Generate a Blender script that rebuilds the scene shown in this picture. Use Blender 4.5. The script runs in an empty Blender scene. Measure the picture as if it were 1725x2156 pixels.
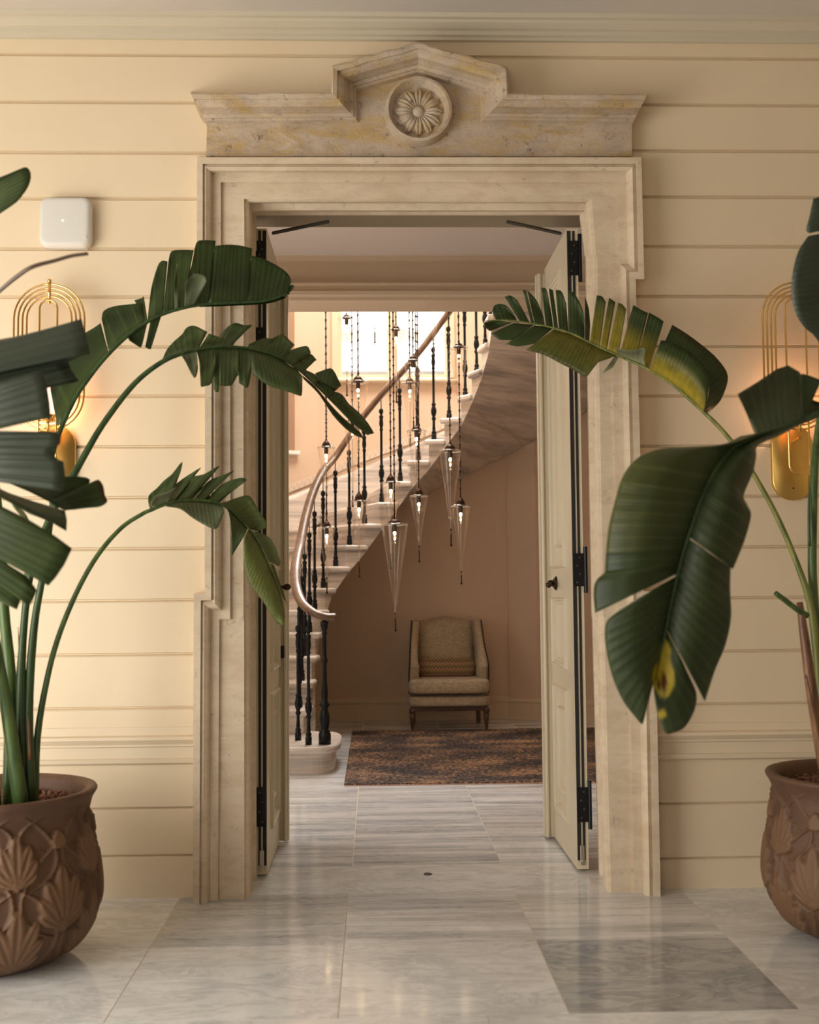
import bpy, math, random
import numpy as np
from mathutils import Vector, Matrix
random.seed(7); np.random.seed(7)
C = bpy.context.scene.collection
sc = bpy.context.scene
PI = math.pi
# ------------------------------------------------------------------ camera
F = 2400.0; W = 1725.0; H = 2156.0
CAM = Vector((0, 0, 1.25))
yaw = math.atan(75.5 / F); pitch = math.atan(152.0 / F)
R = (Matrix.Rotation(-yaw, 3, 'Z') @ Matrix.Rotation(PI / 2 + pitch, 3, 'X') @ Matrix.Rotation(-0.0085, 3, 'Z'))
def ray(px, py):
    return R @ Vector(((px - W / 2) / F, (H / 2 - py) / F, -1.0))
def at(px, py, Y):
    d = ray(px, py); return CAM + d * (Y / d.y)
def atz(px, py, Z):
    d = ray(px, py); return CAM + d * ((Z - CAM.z) / d.z)
cam = bpy.data.cameras.new('camera'); co = bpy.data.objects.new('camera', cam); C.objects.link(co)
co.matrix_world = Matrix.Translation(CAM) @ R.to_4x4()
cam.sensor_fit = 'HORIZONTAL'; cam.sensor_width = 36; cam.lens = 36 * F / W
cam.dof.use_dof = True; cam.dof.focus_distance = 5.8; cam.dof.aperture_fstop = 3.6
sc.camera = co
# ------------------------------------------------------------------ materials
def lin(c):
    return tuple(((x / 255) / 12.92 if x / 255 <= .04045 else ((x / 255 + .055) / 1.055) ** 2.4) for x in c)
class Mat:
    def __init__(s, name):
        s.m = bpy.data.materials.new(name); s.m.use_nodes = True; s.t = s.m.node_tree
        s.b = s.t.nodes['Principled BSDF']; s.out = s.t.nodes['Material Output']
    def n(s, typ, ins=None, **kw):
        n = s.t.nodes.new(typ)
        for k, v in kw.items(): setattr(n, k, v)
        for k, v in (ins or {}).items():
            if isinstance(v, bpy.types.NodeSocket): s.t.links.new(v, n.inputs[k])
            else: n.inputs[k].default_value = v
        return n
    def set(s, **kw):
        for k, v in kw.items():
            k = k.replace('_', ' ')
            if isinstance(v, bpy.types.NodeSocket): s.t.links.new(v, s.b.inputs[k])
            else: s.b.inputs[k].default_value = v
        return s
    def coord(s, scale=(1, 1, 1), rot=(0, 0, 0), kind='pos'):
        if kind == 'pos': src = s.n('ShaderNodeNewGeometry').outputs['Position']
        elif kind == 'obj': src = s.n('ShaderNodeTexCoord').outputs['Object']
        else: src = s.n('ShaderNodeTexCoord').outputs['UV']
        return s.n('ShaderNodeMapping', {'Vector': src, 'Scale': scale, 'Rotation': rot}).outputs['Vector']
    def noise(s, vec, scale=5, detail=4, rough=.5, dist=0):
        return s.n('ShaderNodeTexNoise', {'Vector': vec, 'Scale': scale, 'Detail': detail, 'Roughness': rough, 'Distortion': dist}).outputs['Fac']
    def ramp(s, fac, stops):
        n = s.n('ShaderNodeValToRGB', {'Fac': fac}); cr = n.color_ramp
        while len(cr.elements) < len(stops): cr.elements.new(.5)
        for e, (p, c) in zip(cr.elements, stops):
            e.position = p; e.color = (c, c, c, 1) if isinstance(c, (int, float)) else (*c, 1)
        return n.outputs['Color']
    def mix(s, fac, a, b, mode='MIX'):
        n = s.n('ShaderNodeMix', data_type='RGBA', blend_type=mode)
        for i, v in ((0, fac), (6, a), (7, b)):
            if isinstance(v, bpy.types.NodeSocket): s.t.links.new(v, n.inputs[i])
            else: n.inputs[i].default_value = v if isinstance(v, float) or isinstance(v, int) else (*v, 1)
        return n.outputs[2]
    def math(s, op, a, b=0.5, clamp=False):
        n = s.n('ShaderNodeMath', operation=op, use_clamp=clamp)
        for i, v in ((0, a), (1, b)):
            if isinstance(v, bpy.types.NodeSocket): s.t.links.new(v, n.inputs[i])
            else: n.inputs[i].default_value = v
        return n.outputs[0]
    def bump(s, h, strength=.3, dist=.01):
        s.set(Normal=s.n('ShaderNodeBump', {'Height': h, 'Strength': strength, 'Distance': dist}).outputs['Normal']); return s
M = {}
def plain(name, rgb, rough=.5, metal=0.0, **kw):
    m = Mat(name); m.set(Base_Color=(*rgb, 1), Roughness=rough, Metallic=metal, **kw); M[name] = m.m; return m
def painted(name, rgb, var=.06, rough=.55, bscale=60, bstr=.08):
    m = Mat(name); p = m.coord()
    n1 = m.noise(p, 1.3, 3); n2 = m.noise(p, bscale, 3)
    c = m.mix(m.ramp(n1, [(.3, 0.0), (.7, 1.0)]), tuple(x * (1 - var) for x in rgb), tuple(min(1, x * (1 + var * .6)) for x in rgb))
    m.set(Base_Color=c, Roughness=rough); m.bump(n2, bstr, .004); M[name] = m.m; return m
painted('wall_paint', (.77, .635, .45), .04)
painted('shaded_reveal_paint', (.30, .245, .17), .03)  # shade under the door head put into the colour, darker than hall paint
painted('trim_paint', (.75, .625, .455), .03)
painted('cornice_paint', (.60, .54, .42), .03)
painted('door_paint', (.66, .58, .43), .03, .38, 30, .04)
painted('ceiling_paint', (.62, .57, .52), .02)
painted('hall_paint', (.69, .52, .38), .05, .5)
painted('hall_ceiling', (.74, .66, .60), .02)
painted('hall_trim', (.70, .56, .40), .03)
def stone(name, light, dark, stain, amount, bs):
    m = Mat(name); p = m.coord()
    a = m.noise(p, 3.2, 6, .6, .3); b = m.noise(p, 22, 6, .7); c_ = m.noise(m.coord((1, 1, 3)), 5, 6, .65, .6)
    col = m.mix(m.ramp(a, [(.3, 0.0), (.72, 1.0)]), dark, light)
    col = m.mix(m.math('MULTIPLY', m.ramp(c_, [(.46, 0.0), (.64, 1.0)]), amount), col, stain)
    d_ = m.noise(m.coord((1, 1, 2)), 13, 8, .75, .4)
    col = m.mix(m.math('MULTIPLY', m.ramp(d_, [(.50, 0.0), (.66, 1.0)]), amount * .6), col, tuple(x * .72 for x in dark))
    pit = m.ramp(b, [(.30, 1.0), (.40, 0.0)])
    col = m.mix(m.math('MULTIPLY', pit, amount), col, tuple(x * .35 for x in dark))
    m.set(Base_Color=col, Roughness=.75); m.bump(m.noise(p, 30, 8, .75), bs, .010); M[name] = m.m
stone('limestone', (.78, .65, .485), (.66, .54, .40), (.56, .41, .27), .45, .25)
stone('weathered_stone', (.74, .61, .46), (.47, .37, .29), (.56, .39, .17), .95, .8)
def marble_floor():
    m = Mat('floor_marble')
    att = m.n('ShaderNodeAttribute', attribute_name='slab')
    sep = m.n('ShaderNodeSeparateColor', {'Color': att.outputs['Color']})
    tone, streak, seed = sep.outputs[0], sep.outputs[1], sep.outputs[2]
    g = m.n('ShaderNodeNewGeometry').outputs['Position']
    off = m.n('ShaderNodeCombineXYZ', {'X': m.math('MULTIPLY', seed, 31.0), 'Y': m.math('MULTIPLY', seed, 57.0), 'Z': m.math('MULTIPLY', seed, 13.0)}).outputs[0]
    v = m.n('ShaderNodeVectorMath', {0: g, 1: off}, operation='ADD').outputs[0]
    vs = m.n('ShaderNodeMapping', {'Vector': v, 'Scale': (.5, 7.0, 1), 'Rotation': (0, 0, .03)}).outputs['Vector']
    vd = m.n('ShaderNodeMapping', {'Vector': v, 'Scale': (1.6, 4.2, 1), 'Rotation': (0, 0, .5)}).outputs['Vector']
    cloud = m.ramp(m.noise(v, 3.0, 8, .68, .8), [(.3, 0.0), (.75, 1.0)])
    vein = m.ramp(m.noise(vd, 1.6, 9, .72, 1.4), [(.44, 0.0), (.50, 1.0), (.56, 0.0)])
    fine = m.ramp(m.noise(vd, 5.5, 9, .7, 1.2), [(.5, 0.0), (.72, 1.0)])
    st = m.ramp(m.noise(vs, 1.5, 8, .66, .15), [(.40, 0.0), (.68, 1.0)])
    f = m.math('ADD', m.math('MULTIPLY', cloud, .26), m.math('MULTIPLY', vein, .20))
    f = m.math('ADD', f, m.math('MULTIPLY', fine, .15))
    f = m.math('ADD', m.math('MULTIPLY', f, m.math('SUBTRACT', 1.0, m.math('MULTIPLY', streak, .75))), m.math('MULTIPLY', st, streak))
    f = m.math('ADD', f, tone, True)
    col = m.mix(f, (.88, .90, .91), (.13, .155, .18))
    warm = m.ramp(m.noise(v, 1.2, 3), [(.5, 0.0), (.8, 1.0)])
    col = m.mix(m.math('MULTIPLY', warm, .28), col, (.66, .52, .36))
    grout = att.outputs['Alpha']
    m.set(Base_Color=col, Roughness=m.ramp(m.noise(v, 9, 5), [(0.3, .07), (.7, .15)]))
    M['floor_marble'] = m.m
marble_floor()
def stair_marble():
    m = Mat('stair_marble'); p = m.coord((.6, .9, 13))
    a = m.ramp(m.noise(p, 1.25, 8, .62, .08), [(.42, 0.0), (.66, 1.0)])
    b = m.ramp(m.noise(p, 4.0, 6, .6, .2), [(.45, 0.0), (.75, 1.0)])
    f = m.math('ADD', m.math('MULTIPLY', a, .75), m.math('MULTIPLY', b, .25))
    m.set(Base_Color=m.mix(f, (.80, .72, .64), (.24, .215, .20)), Roughness=.32); M['stair_marble'] = m.m
stair_marble()
plain('grout', (.62, .56, .44), .8)
plain('cast_iron', (.012, .014, .016), .38, .6)
plain('hinge_black', (.008, .009, .012), .35, .5)
plain('seal_black', (.012, .012, .012), .7)
plain('bronze', (.10, .055, .035), .3, 1.0)
plain('dark_bronze', (.055, .032, .02), .35, .8)
plain('gold', (.86, .58, .22), .14, 1.0)
plain('gold_satin', (.72, .47, .14), .3, 1.0)
plain('steel', (.45, .43, .38), .3, 1.0)
plain('white_plastic', (.68, .66, .62), .42)
plain('grey_plastic', (.45, .43, .4), .5)
plain('closer_metal', (.10, .095, .085), .4, .7)
def emis(name, rgb, s):
    m = Mat(name); m.set(Base_Color=(*rgb, 1), Emission_Color=(*rgb, 1), Emission_Strength=s, Roughness=.4); M[name] = m.m
emis('globe_glow', (1.0, .56, .42), 1.7)
emis('bulb_glow', (1.0, .74, .45), 26.0)
emis('led_green', (.6, 1.0, .7), 3.0)
def glassm(name, tint, rough=0.0):
    # thin clear glass: mostly straight-through with a fresnel sheen
    m = Mat(name); nt = m.t
    tr = m.n('ShaderNodeBsdfTransparent', {'Color': (*tint, 1)})
    gl = m.n('ShaderNodeBsdfGlossy', {'Color': (1, 1, 1, 1), 'Roughness': .12})
    lw = m.n('ShaderNodeLayerWeight', {'Blend': .32})
    f = m.math('MULTIPLY', lw.outputs['Facing'], .62)
    f = m.math('ADD', m.math('MULTIPLY', m.math('POWER', lw.outputs['Facing'], 2.2), .85), .05, True)
    mx = m.n('ShaderNodeMixShader', {0: f, 1: tr.outputs[0], 2: gl.outputs[0]})
    nt.links.new(mx.outputs[0], m.out.inputs['Surface']); M[name] = m.m
glassm('clear_glass', (.97, .95, .92))
glassm('pane_glass', (.98, .99, 1.0))
def wood(name, a, b, rough=.3):
    m = Mat(name); p = m.coord((6, 6, 6)); n = m.noise(p, 2.0, 5, .6, .8)
    m.set(Base_Color=m.mix(m.ramp(n, [(.3, 0.0), (.7, 1.0)]), a, b), Roughness=rough, Coat_Weight=.3, Coat_Roughness=.15); M[name] = m.m
wood('rail_wood', (.085, .042, .02), (.20, .11, .055), .42)
wood('leg_wood', (.05, .025, .013), (.10, .05, .025), .35)
def leafm(name, dark, light, yellow, spec=.35):
    m = Mat(name); uv = m.coord(kind='uv')
    sp = m.n('ShaderNodeSeparateXYZ', {'Vector': uv})
    w = m.n('ShaderNodeTexWave', {'Vector': m.coord((1, .02, 1), kind='uv'), 'Scale': 22.0, 'Distortion': 1.2, 'Detail': 2.0, 'Detail Scale': 1.5}, bands_direction='X').outputs['Fac']
    w2 = m.n('ShaderNodeTexWave', {'Vector': m.coord((1, .02, 1), kind='uv'), 'Scale': 80.0, 'Distortion': .5}, bands_direction='X').outputs['Fac']
    big = m.noise(m.coord((3, .6, 1), kind='uv'), 3, 4)
    col = m.mix(m.ramp(big, [(.3, 0.0), (.7, 1.0)]), dark, light)
    col = m.mix(m.math('MULTIPLY', m.ramp(w, [(.86, 0.0), (1.0, 1.0)]), .35), col, tuple(x * 1.8 for x in light))
    att = m.n('ShaderNodeAttribute', attribute_name='tint')
    sep = m.n('ShaderNodeSeparateColor', {'Color': att.outputs['Color']})
    yn = m.math('MULTIPLY', sep.outputs[0], m.ramp(m.noise(m.coord((10, 1, 1), kind='uv'), 4, 4), [(.25, .55), (.6, 1.15)]), True)
    col = m.mix(yn, col, yellow)
    col = m.mix(sep.outputs[1], col, (.12, .03, .012))
    col = m.mix(sep.outputs[2], col, (.50, .52, .36))
    m.set(Base_Color=col, Roughness=.42, Specular_IOR_Level=spec, Coat_Weight=.05, Coat_Roughness=.3)
    h = m.math('ADD', m.math('MULTIPLY', w, 1.0), m.math('MULTIPLY', w2, .3)); m.bump(h, .28, .004)
    tl = m.n('ShaderNodeBsdfTranslucent', {'Color': m.mix(.5, col, (.12, .22, .02))})
    mx = m.n('ShaderNodeMixShader', {0: .13, 1: m.b.outputs[0], 2: tl.outputs[0]})
    m.t.links.new(mx.outputs[0], m.out.inputs['Surface']); M[name] = m.m
leafm('leaf_dark', (.016, .031, .007), (.043, .068, .014), (.40, .31, .025))
leafm('leaf_mid', (.034, .055, .016), (.080, .110, .034), (.30, .32, .07))
leafm('leaf_gloss', (.016, .028, .014), (.036, .055, .028), (.46, .42, .04), .75)
leafm('leaf_blue', (.022, .036, .011), (.050, .071, .024), (.55, .42, .04), .3)
def stalkm(name, a, b):
    m = Mat(name); n = m.noise(m.coord((20, 20, 3)), 2, 4)
    m.set(Base_Color=m.mix(m.ramp(n, [(.35, 0.0), (.65, 1.0)]), a, b), Roughness=.4, Specular_IOR_Level=.5); M[name] = m.m
stalkm('stalk_dark', (.018, .042, .012), (.04, .085, .022))
stalkm('stalk_green', (.035, .075, .018), (.10, .16, .04))
stalkm('stalk_yellow', (.10, .13, .025), (.25, .25, .05))
stalkm('sheath_brown', (.12, .05, .025), (.30, .15, .07))
def potm():
    m = Mat('terracotta'); p = m.coord()
    a = m.noise(p, 4, 5, .6, .4); att = m.n('ShaderNodeAttribute', attribute_name='relief').outputs['Fac']
    col = m.mix(m.ramp(a, [(.3, 0.0), (.7, 1.0)]), (.085, .040, .022), (.145, .073, .038))
    col = m.mix(m.math('MULTIPLY', att, .55), col, (.23, .125, .06))
    spk = m.ramp(m.noise(p, 60, 2), [(.79, 0.0), (.82, 1.0)])
    col = m.mix(spk, col, (.6, .5, .4))
    m.set(Base_Color=col, Roughness=.62); m.bump(m.noise(p, 30, 6, .7), .25, .006); M['terracotta'] = m.m
potm()
m = Mat('clay_pebble'); m.set(Base_Color=m.mix(m.noise(m.coord(), 40, 2), (.10, .035, .02), (.30, .13, .08)), Roughness=.8); M['clay_pebble'] = m.m
def fabric():
    m = Mat('linen'); p = m.coord(kind='obj')
    a = m.noise(m.coord((14, 14, 160), kind='obj'), 2, 3); b = m.noise(m.coord((160, 160, 14), kind='obj'), 2, 3)
    f = m.math('ADD', m.math('MULTIPLY', a, .5), m.math('MULTIPLY', b, .5))
    m.set(Base_Color=m.mix(m.ramp(f, [(.38, 0.0), (.62, 1.0)]), (.27, .21, .13), (.60, .50, .35)), Roughness=.9, Sheen_Weight=.2); m.bump(f, .35, .002); M['linen'] = m.m
fabric()
plain('piping', (.035, .022, .015), .7)
def zigzag():
    m = Mat('zigzag_weave'); p = m.n('ShaderNodeSeparateXYZ', {'Vector': m.n('ShaderNodeTexCoord').outputs['Object']})
    z = m.math('PINGPONG', p.outputs[0], .016); t = m.math('ADD', p.outputs[2], m.math('MULTIPLY', z, 1.4))
    fr = m.math('FRACT', m.math('MULTIPLY', t, 20.0))
    c = m.ramp(fr, [(0.0, (.10, .03, .02)), (.2, (.42, .30, .15)), (.36, (.16, .17, .08)), (.52, (.40, .13, .05)), (.7, (.50, .38, .22)), (.86, (.09, .07, .06))])
    m.set(Base_Color=c, Roughness=.85); M['zigzag_weave'] = m.m
zigzag()
def rugm():
    m = Mat('rug_pile'); p = m.coord((1, 1.6, 1))
    a = m.noise(m.coord((13, 19, 1)), 2.8, 5, .7, .6); b = m.noise(p, 2.2, 4)
    f = m.math('ADD', a, m.math('MULTIPLY', m.math('SUBTRACT', b, .5), .45))
    c = m.ramp(f, [(.47, (.012, .012, .016)), (.52, (.035, .028, .028)), (.55, (.26, .14, .07)), (.68, (.40, .235, .13))])
    m.set(Base_Color=c, Roughness=.95); m.bump(m.noise(p, 200, 2), .5, .004); M['rug_pile'] = m.m
rugm()
plain('rug_fringe', (.60, .36, .26), .9)
def keyband():
    m = Mat('key_frieze'); uv = m.n('ShaderNodeSeparateXYZ', {'Vector': m.n('ShaderNodeTexCoord').outputs['UV']})
    fr = m.math('FRACT', m.math('MULTIPLY', uv.outputs[0], 18.0)); v = uv.outputs[1]
    d = m.math('ABSOLUTE', m.math('SUBTRACT', m.math('ABSOLUTE', m.math('SUBTRACT', fr, .5)), m.math('MULTIPLY', v, .45)))
    k = m.math('LESS_THAN', d, .09); e = m.math('GREATER_THAN', m.math('ABSOLUTE', m.math('SUBTRACT', v, .5)), .42)
    f = m.math('MULTIPLY', m.math('MAXIMUM', k, e), .8)
    m.set(Base_Color=m.mix(f, (.64, .50, .38), (.74, .66, .56)), Roughness=.5); M['key_frieze'] = m.m
keyband()
m = Mat('facade'); m.set(Base_Color=(.85, .83, .78, 1), Roughness=.8); M['facade'] = m.m
plain('facade_trim', (.6, .57, .52), .8)
plain('brown_shade', (.36, .22, .13), .8)
# ------------------------------------------------------------------ mesh helpers
class MB:
    def __init__(s): s.v = []; s.f = []; s.uv = None; s.col = None
    def box(s, a, b):
        i = len(s.v); (x0, y0, z0), (x1, y1, z1) = a, b
        s.v += [(x0, y0, z0), (x1, y0, z0), (x1, y1, z0), (x0, y1, z0), (x0, y0, z1), (x1, y0, z1), (x1, y1, z1), (x0, y1, z1)]
        s.f += [(i, i + 3, i + 2, i + 1), (i + 4, i + 5, i + 6, i + 7), (i, i + 1, i + 5, i + 4), (i + 1, i + 2, i + 6, i + 5), (i + 2, i + 3, i + 7, i + 6), (i + 3, i, i + 4, i + 7)]
        return s
    def prism(s, poly, z0, z1):
        i = len(s.v); n = len(poly)
        fz = lambda z, k: z[k] if isinstance(z, (list, tuple)) else z
        s.v += [(p[0], p[1], fz(z0, k)) for k, p in enumerate(poly)] + [(p[0], p[1], fz(z1, k)) for k, p in enumerate(poly)]
        s.f += [tuple(i + k for k in reversed(range(n))), tuple(i + n + k for k in range(n))]
        s.f += [(i + k, i + (k + 1) % n, i + n + (k + 1) % n, i + n + k) for k in range(n)]
        return s
    def rings(s, rings, closed=True, caps=True):
        i = len(s.v); n = len(rings[0])
        for r in rings: s.v += [tuple(p) for p in r]
        for k in range(len(rings) - 1):
            for j in range(n if closed else n - 1):
                a = i + k * n + j; b = i + k * n + (j + 1) % n
                s.f.append((a, b, b + n, a + n))
        if caps and closed:
            s.f.append(tuple(i + j for j in reversed(range(n)))); e = i + (len(rings) - 1) * n
            s.f.append(tuple(e + j for j in range(n)))
        return s
    def tube(s, pts, r, seg=10, flat=None, up=None):
        pts = [Vector(p) for p in pts]; n = len(pts); rs = r if isinstance(r, (list, tuple)) else [r] * n
        ref = Vector(up) if up else Vector((.13, .95, .21)); rings = []; prev = None
        for k in range(n):
            t = (pts[min(k + 1, n - 1)] - pts[max(k - 1, 0)]).normalized()
            if prev is None: a = (ref - t * ref.dot(t)).normalized()
            elif up: a = (ref - t * ref.dot(t)).normalized()
            else: a = (prev - t * prev.dot(t)).normalized()
            prev = a; b = t.cross(a); fl = flat or 1.0
            rings.append([pts[k] + a * (math.cos(2 * PI * j / seg) * rs[k] * fl) + b * (math.sin(2 * PI * j / seg) * rs[k]) for j in range(seg)])
        return s.rings(rings)
    def lathe(s, prof, c=(0, 0, 0), seg=24, axis='Z', caps=True):
        rings = []
        for r, z in prof:
            ring = []
            for j in range(seg):
                x, y = math.cos(2 * PI * j / seg) * r, math.sin(2 * PI * j / seg) * r
                p = (x, y, z) if axis == 'Z' else ((x, z, y) if axis == 'Y' else (z, x, y))
                ring.append((p[0] + c[0], p[1] + c[1], p[2] + c[2]))
            rings.append(ring)
        return s.rings(rings, True, caps)
    def ball(s, c, r, seg=14, sz=1.0):
        n = seg // 2
        return s.lathe([(max(1e-5, math.sin(PI * k / n) * r), -math.cos(PI * k / n) * r * sz) for k in range(n + 1)], c, seg)
WL = {}
def wloc(p):
    return WL.get(p.name, Vector((0, 0, 0))) if p else Vector((0, 0, 0))
def tag(o, label=None, cat=None, group=None, kind=None):
    if label: o['label'] = label
    if cat: o['category'] = cat
    if group: o['group'] = group
    if kind: o['kind'] = kind
    return o
def thing(name, label, cat, loc=(0, 0, 0), group=None):
    o = bpy.data.objects.new(name, None); C.objects.link(o); o.location = loc; o.empty_display_size = .1
    WL[o.name] = Vector(loc); return tag(o, label, cat, group)
def obj(name, mb, mat, parent=None, smooth=False, origin=None, bevel=0, fix=True, bseg=2):
    """mesh given in world coordinates; origin = where its origin goes"""
    me = bpy.data.meshes.new(name)
    org = Vector(origin) if origin is not None else (wloc(parent) if parent else Vector((0, 0, 0)))
    me.from_pydata([tuple(Vector(v) - org) for v in mb.v], [], mb.f)
    mats = mat if isinstance(mat, list) else [mat]
    for k in mats: me.materials.append(M[k])
    if getattr(mb, 'mi', None): me.polygons.foreach_set('material_index', mb.mi)
    if mb.uv:
        ul = me.uv_layers.new(name='UVMap')
        for l in me.loops: ul.data[l.index].uv = mb.uv[l.vertex_index]
    if mb.col:
        for an, vals in mb.col.items():
            ca = me.color_attributes.new(an, 'FLOAT_COLOR', 'POINT')
            for k, v in enumerate(vals): ca.data[k].color = v
    if smooth: me.polygons.foreach_set('use_smooth', [True] * len(me.polygons))
    me.update()
    if fix:
        import bmesh
        b = bmesh.new(); b.from_mesh(me); bmesh.ops.recalc_face_normals(b, faces=b.faces); b.to_mesh(me); b.free()
    o = bpy.data.objects.new(name, me); C.objects.link(o); o.location = org
    WL[o.name] = org.copy()
    if parent: o.parent = parent; o.location = org - wloc(parent)
    if smooth == 'auto':
        pass
    if bevel:
        md = o.modifiers.new('bevel', 'BEVEL'); md.width = bevel; md.segments = bseg; md.limit_method = 'ANGLE'; md.angle_limit = math.radians(40)
    return o
def sharp(o, ang=35):
    me = o.data; me.polygons.foreach_set('use_smooth', [True] * len(me.polygons))
    try: me.set_sharp_from_angle(angle=math.radians(ang))
    except Exception: pass
    return o
def struct(name, mb, mat, parent=None, **kw):
    o = obj(name, mb, mat, parent, **kw)
    if not parent: o['kind'] = 'structure'
    return o
def catmull(pts, n=6):
    P = [Vector(p) for p in pts]; P = [P[0] * 2 - P[1]] + P + [P[-1] * 2 - P[-2]]; out = []
    for i in range(1, len(P) - 2):
        for k in range(n):
            t = k / n
            out.append(.5 * ((2 * P[i]) + (P[i + 1] - P[i - 1]) * t + (2 * P[i - 1] - 5 * P[i] + 4 * P[i + 1] - P[i + 2]) * t * t + (3 * P[i] - P[i - 1] - 3 * P[i + 1] + P[i + 2]) * t ** 3))
    out.append(P[-2]); return out
WY = 4.70            # front face of the panelled wall
# ------------------------------------------------------------------ front room shell
ZC = 3.60
# floor slabs
slabs = []
def slab(x0, x1, y0, y1, tone, streak, z=0.0): slabs.append((x0, x1, y0, y1, tone, streak, z))
XJ = [-.785, -.112, .560, 1.236]
rowY = [3.385, 4.06, 4.72]
slab(XJ[0], XJ[1], 4.06, 4.72, .20, .25); slab(XJ[1], XJ[2], 4.06, 4.72, -.10, .55); slab(XJ[2], XJ[3], 4.06, 4.72, .02, .60)
slab(XJ[0], XJ[1], 3.385, 4.06, .06, .05); slab(XJ[1], XJ[2], 3.385, 4.06, 0.0, .15); slab(XJ[2], XJ[3], 3.385, 4.06, .50, .03)
for k in range(5):
    for (a, b) in ((3.385, 4.06), (4.06, 4.72)):
        slab(XJ[3] + .68 * k, XJ[3] + .68 * (k + 1), a, b, random.uniform(-.02, .08), .15)
        slab(XJ[0] - .68 * (k + 1), XJ[0] - .68 * k, a, b, random.uniform(-.02, .05), .1)
yy = 3.385
while yy > -3.2:
    for k in range(-5, 6):
        x0 = .66 + .68 * k + (.34 if int(yy * 10) % 2 else 0)
        slab(x0, x0 + .68, yy - .68, yy, random.uniform(-.03, .12), .2)
    yy -= .68
slab(-.62, 1.13, 4.72, 5.17, .03, 0)          # threshold
yb = [5.17, 6.10, 7.0, 7.9, 8.8, 9.7, 10.7]
for j in range(len(yb) - 1):
    for k in range(-3, 4):
        x0 = -.105 + .665 * k
        slab(x0, x0 + .665, yb[j] - (0 if j == 0 or k % 2 else .28), yb[j + 1] - (0 if k % 2 else .28) + (.28 if j == len(yb) - 2 and k % 2 == 0 else 0), random.uniform(.02, .12), .5)
mb = MB(); cols = []
for (x0, x1, y0, y1, t, s_, z) in slabs:
    g = .0018; i = len(mb.v); mb.box((x0 + g, y0 + g, -.03), (x1 - g, y1 - g, 0)); sd = random.random()
    cols += [(t, s_, sd, 1)] * 8
mb.col = {'slab': cols}
i = len(mb.v); mb.box((-4.2, -3.2, -.08), (4.2, 4.72, -.0012)); cols += [(0, 0, 0, 1)] * 8
i2 = len(mb.v); mb.box((-2.2, 4.72, -.08), (2.9, 10.8, -.0012)); cols += [(0, 0, 0, 1)] * 8
mb.mi = [0] * (6 * len(slabs)) + [1] * 12
struct('floor', mb, ['floor_marble', 'grout'])
# ceiling + cornice
def extrudeX(mb, prof, x0, x1):
    """prof: list of (y,z) closed polygon"""
    i = len(mb.v); n = len(prof)
    mb.v += [(x0, y, z) for y, z in prof] + [(x1, y, z) for y, z in prof]
    mb.f += [tuple(range(i, i + n)), tuple(range(i + 2 * n - 1, i + n - 1, -1))]
    mb.f += [(i + k, i + (k + 1) % n, i + n + (k + 1) % n, i + n + k) for k in range(n)]
def zpx(py, Y=WY, px=862): return at(px, py, Y).z
zc1 = zpx(88); ZC = zc1 + .080
prof = [(WY + .01, zc1), (WY - .018, zc1), (WY - .02, zc1 + .012), (WY - .032, zc1 + .016), (WY - .034, zc1 + .032), (WY - .05, zc1 + .036), (WY - .075, zc1 + .050), (WY - .078, zc1 + .060), (WY - .095, zc1 + .062), (WY - .098, zc1 + .078), (WY - .098, ZC + .05), (WY + .01, ZC + .05)]
mb = MB(); extrudeX(mb, prof, -4.2, 4.2); struct('trim_1', mb, 'cornice_paint')
struct('ceiling', MB().box((-4.2, -3.2, ZC), (4.2, WY + .45, ZC + .1)), 'ceiling_paint')
# panelled wall
def wall_profile(zs, z0, z1):
    """front outline of the boards from z0 up to z1 with grooves at zs"""
    pts = [(WY, z0)]
    for z in sorted(zs):
        if z0 + .02 < z < z1 - .02:
            pts += [(WY, z - .011), (WY + .005, z - .006), (WY + .014, z - .002), (WY + .014, z + .002), (WY + .004, z + .004), (WY, z + .005)]
    pts += [(WY, z1), (WY + .44, z1), (WY + .44, z0)]
    return pts
GL = [121, 218, 320, 417, 523, 624, 729, 833, 940, 1047, 1155, 1264, 1378, 1491, 1703, 1803]
GR = [115, 215, 317, 414, 518, 623, 728, 832, 938, 1044, 1151, 1258, 1370, 1481, 1690, 1805]
xl = at(470, 1000, WY).x; xr = at(1300, 1000, WY).x; zt = at(862, 300, WY).z
mb = MB()
extrudeX(mb, wall_profile([at(200, y, WY).z for y in GL], 0, zt), -4.2, xl)
extrudeX(mb, wall_profile([at(1540, y, WY).z for y in GR], 0, zt), xr, 4.2)
extrudeX(mb, wall_profile([at(862, y, WY).z for y in (118, 217)], zt, ZC), -4.2, 4.2)
struct('wall_back', mb, 'wall_paint')
struct('wall_right', MB().box((4.2, -3.2, 0), (4.3, WY + .4, ZC)), 'wall_paint')
struct('wall_front', MB().box((-4.3, -3.3, 0), (4.3, -3.2, ZC)), 'wall_paint')
# left wall with wide openings towards the terrace
mb = MB(); mb.box((-3.3, -3.2, 2.5), (-3.2, WY + .4, ZC)); mb.box((-3.3, -3.2, 0), (-3.2, .2, 2.5)); mb.box((-3.3, 3.6, 0), (-3.2, WY + .4, 2.5))
struct('wall_left', mb, 'wall_paint')
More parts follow.
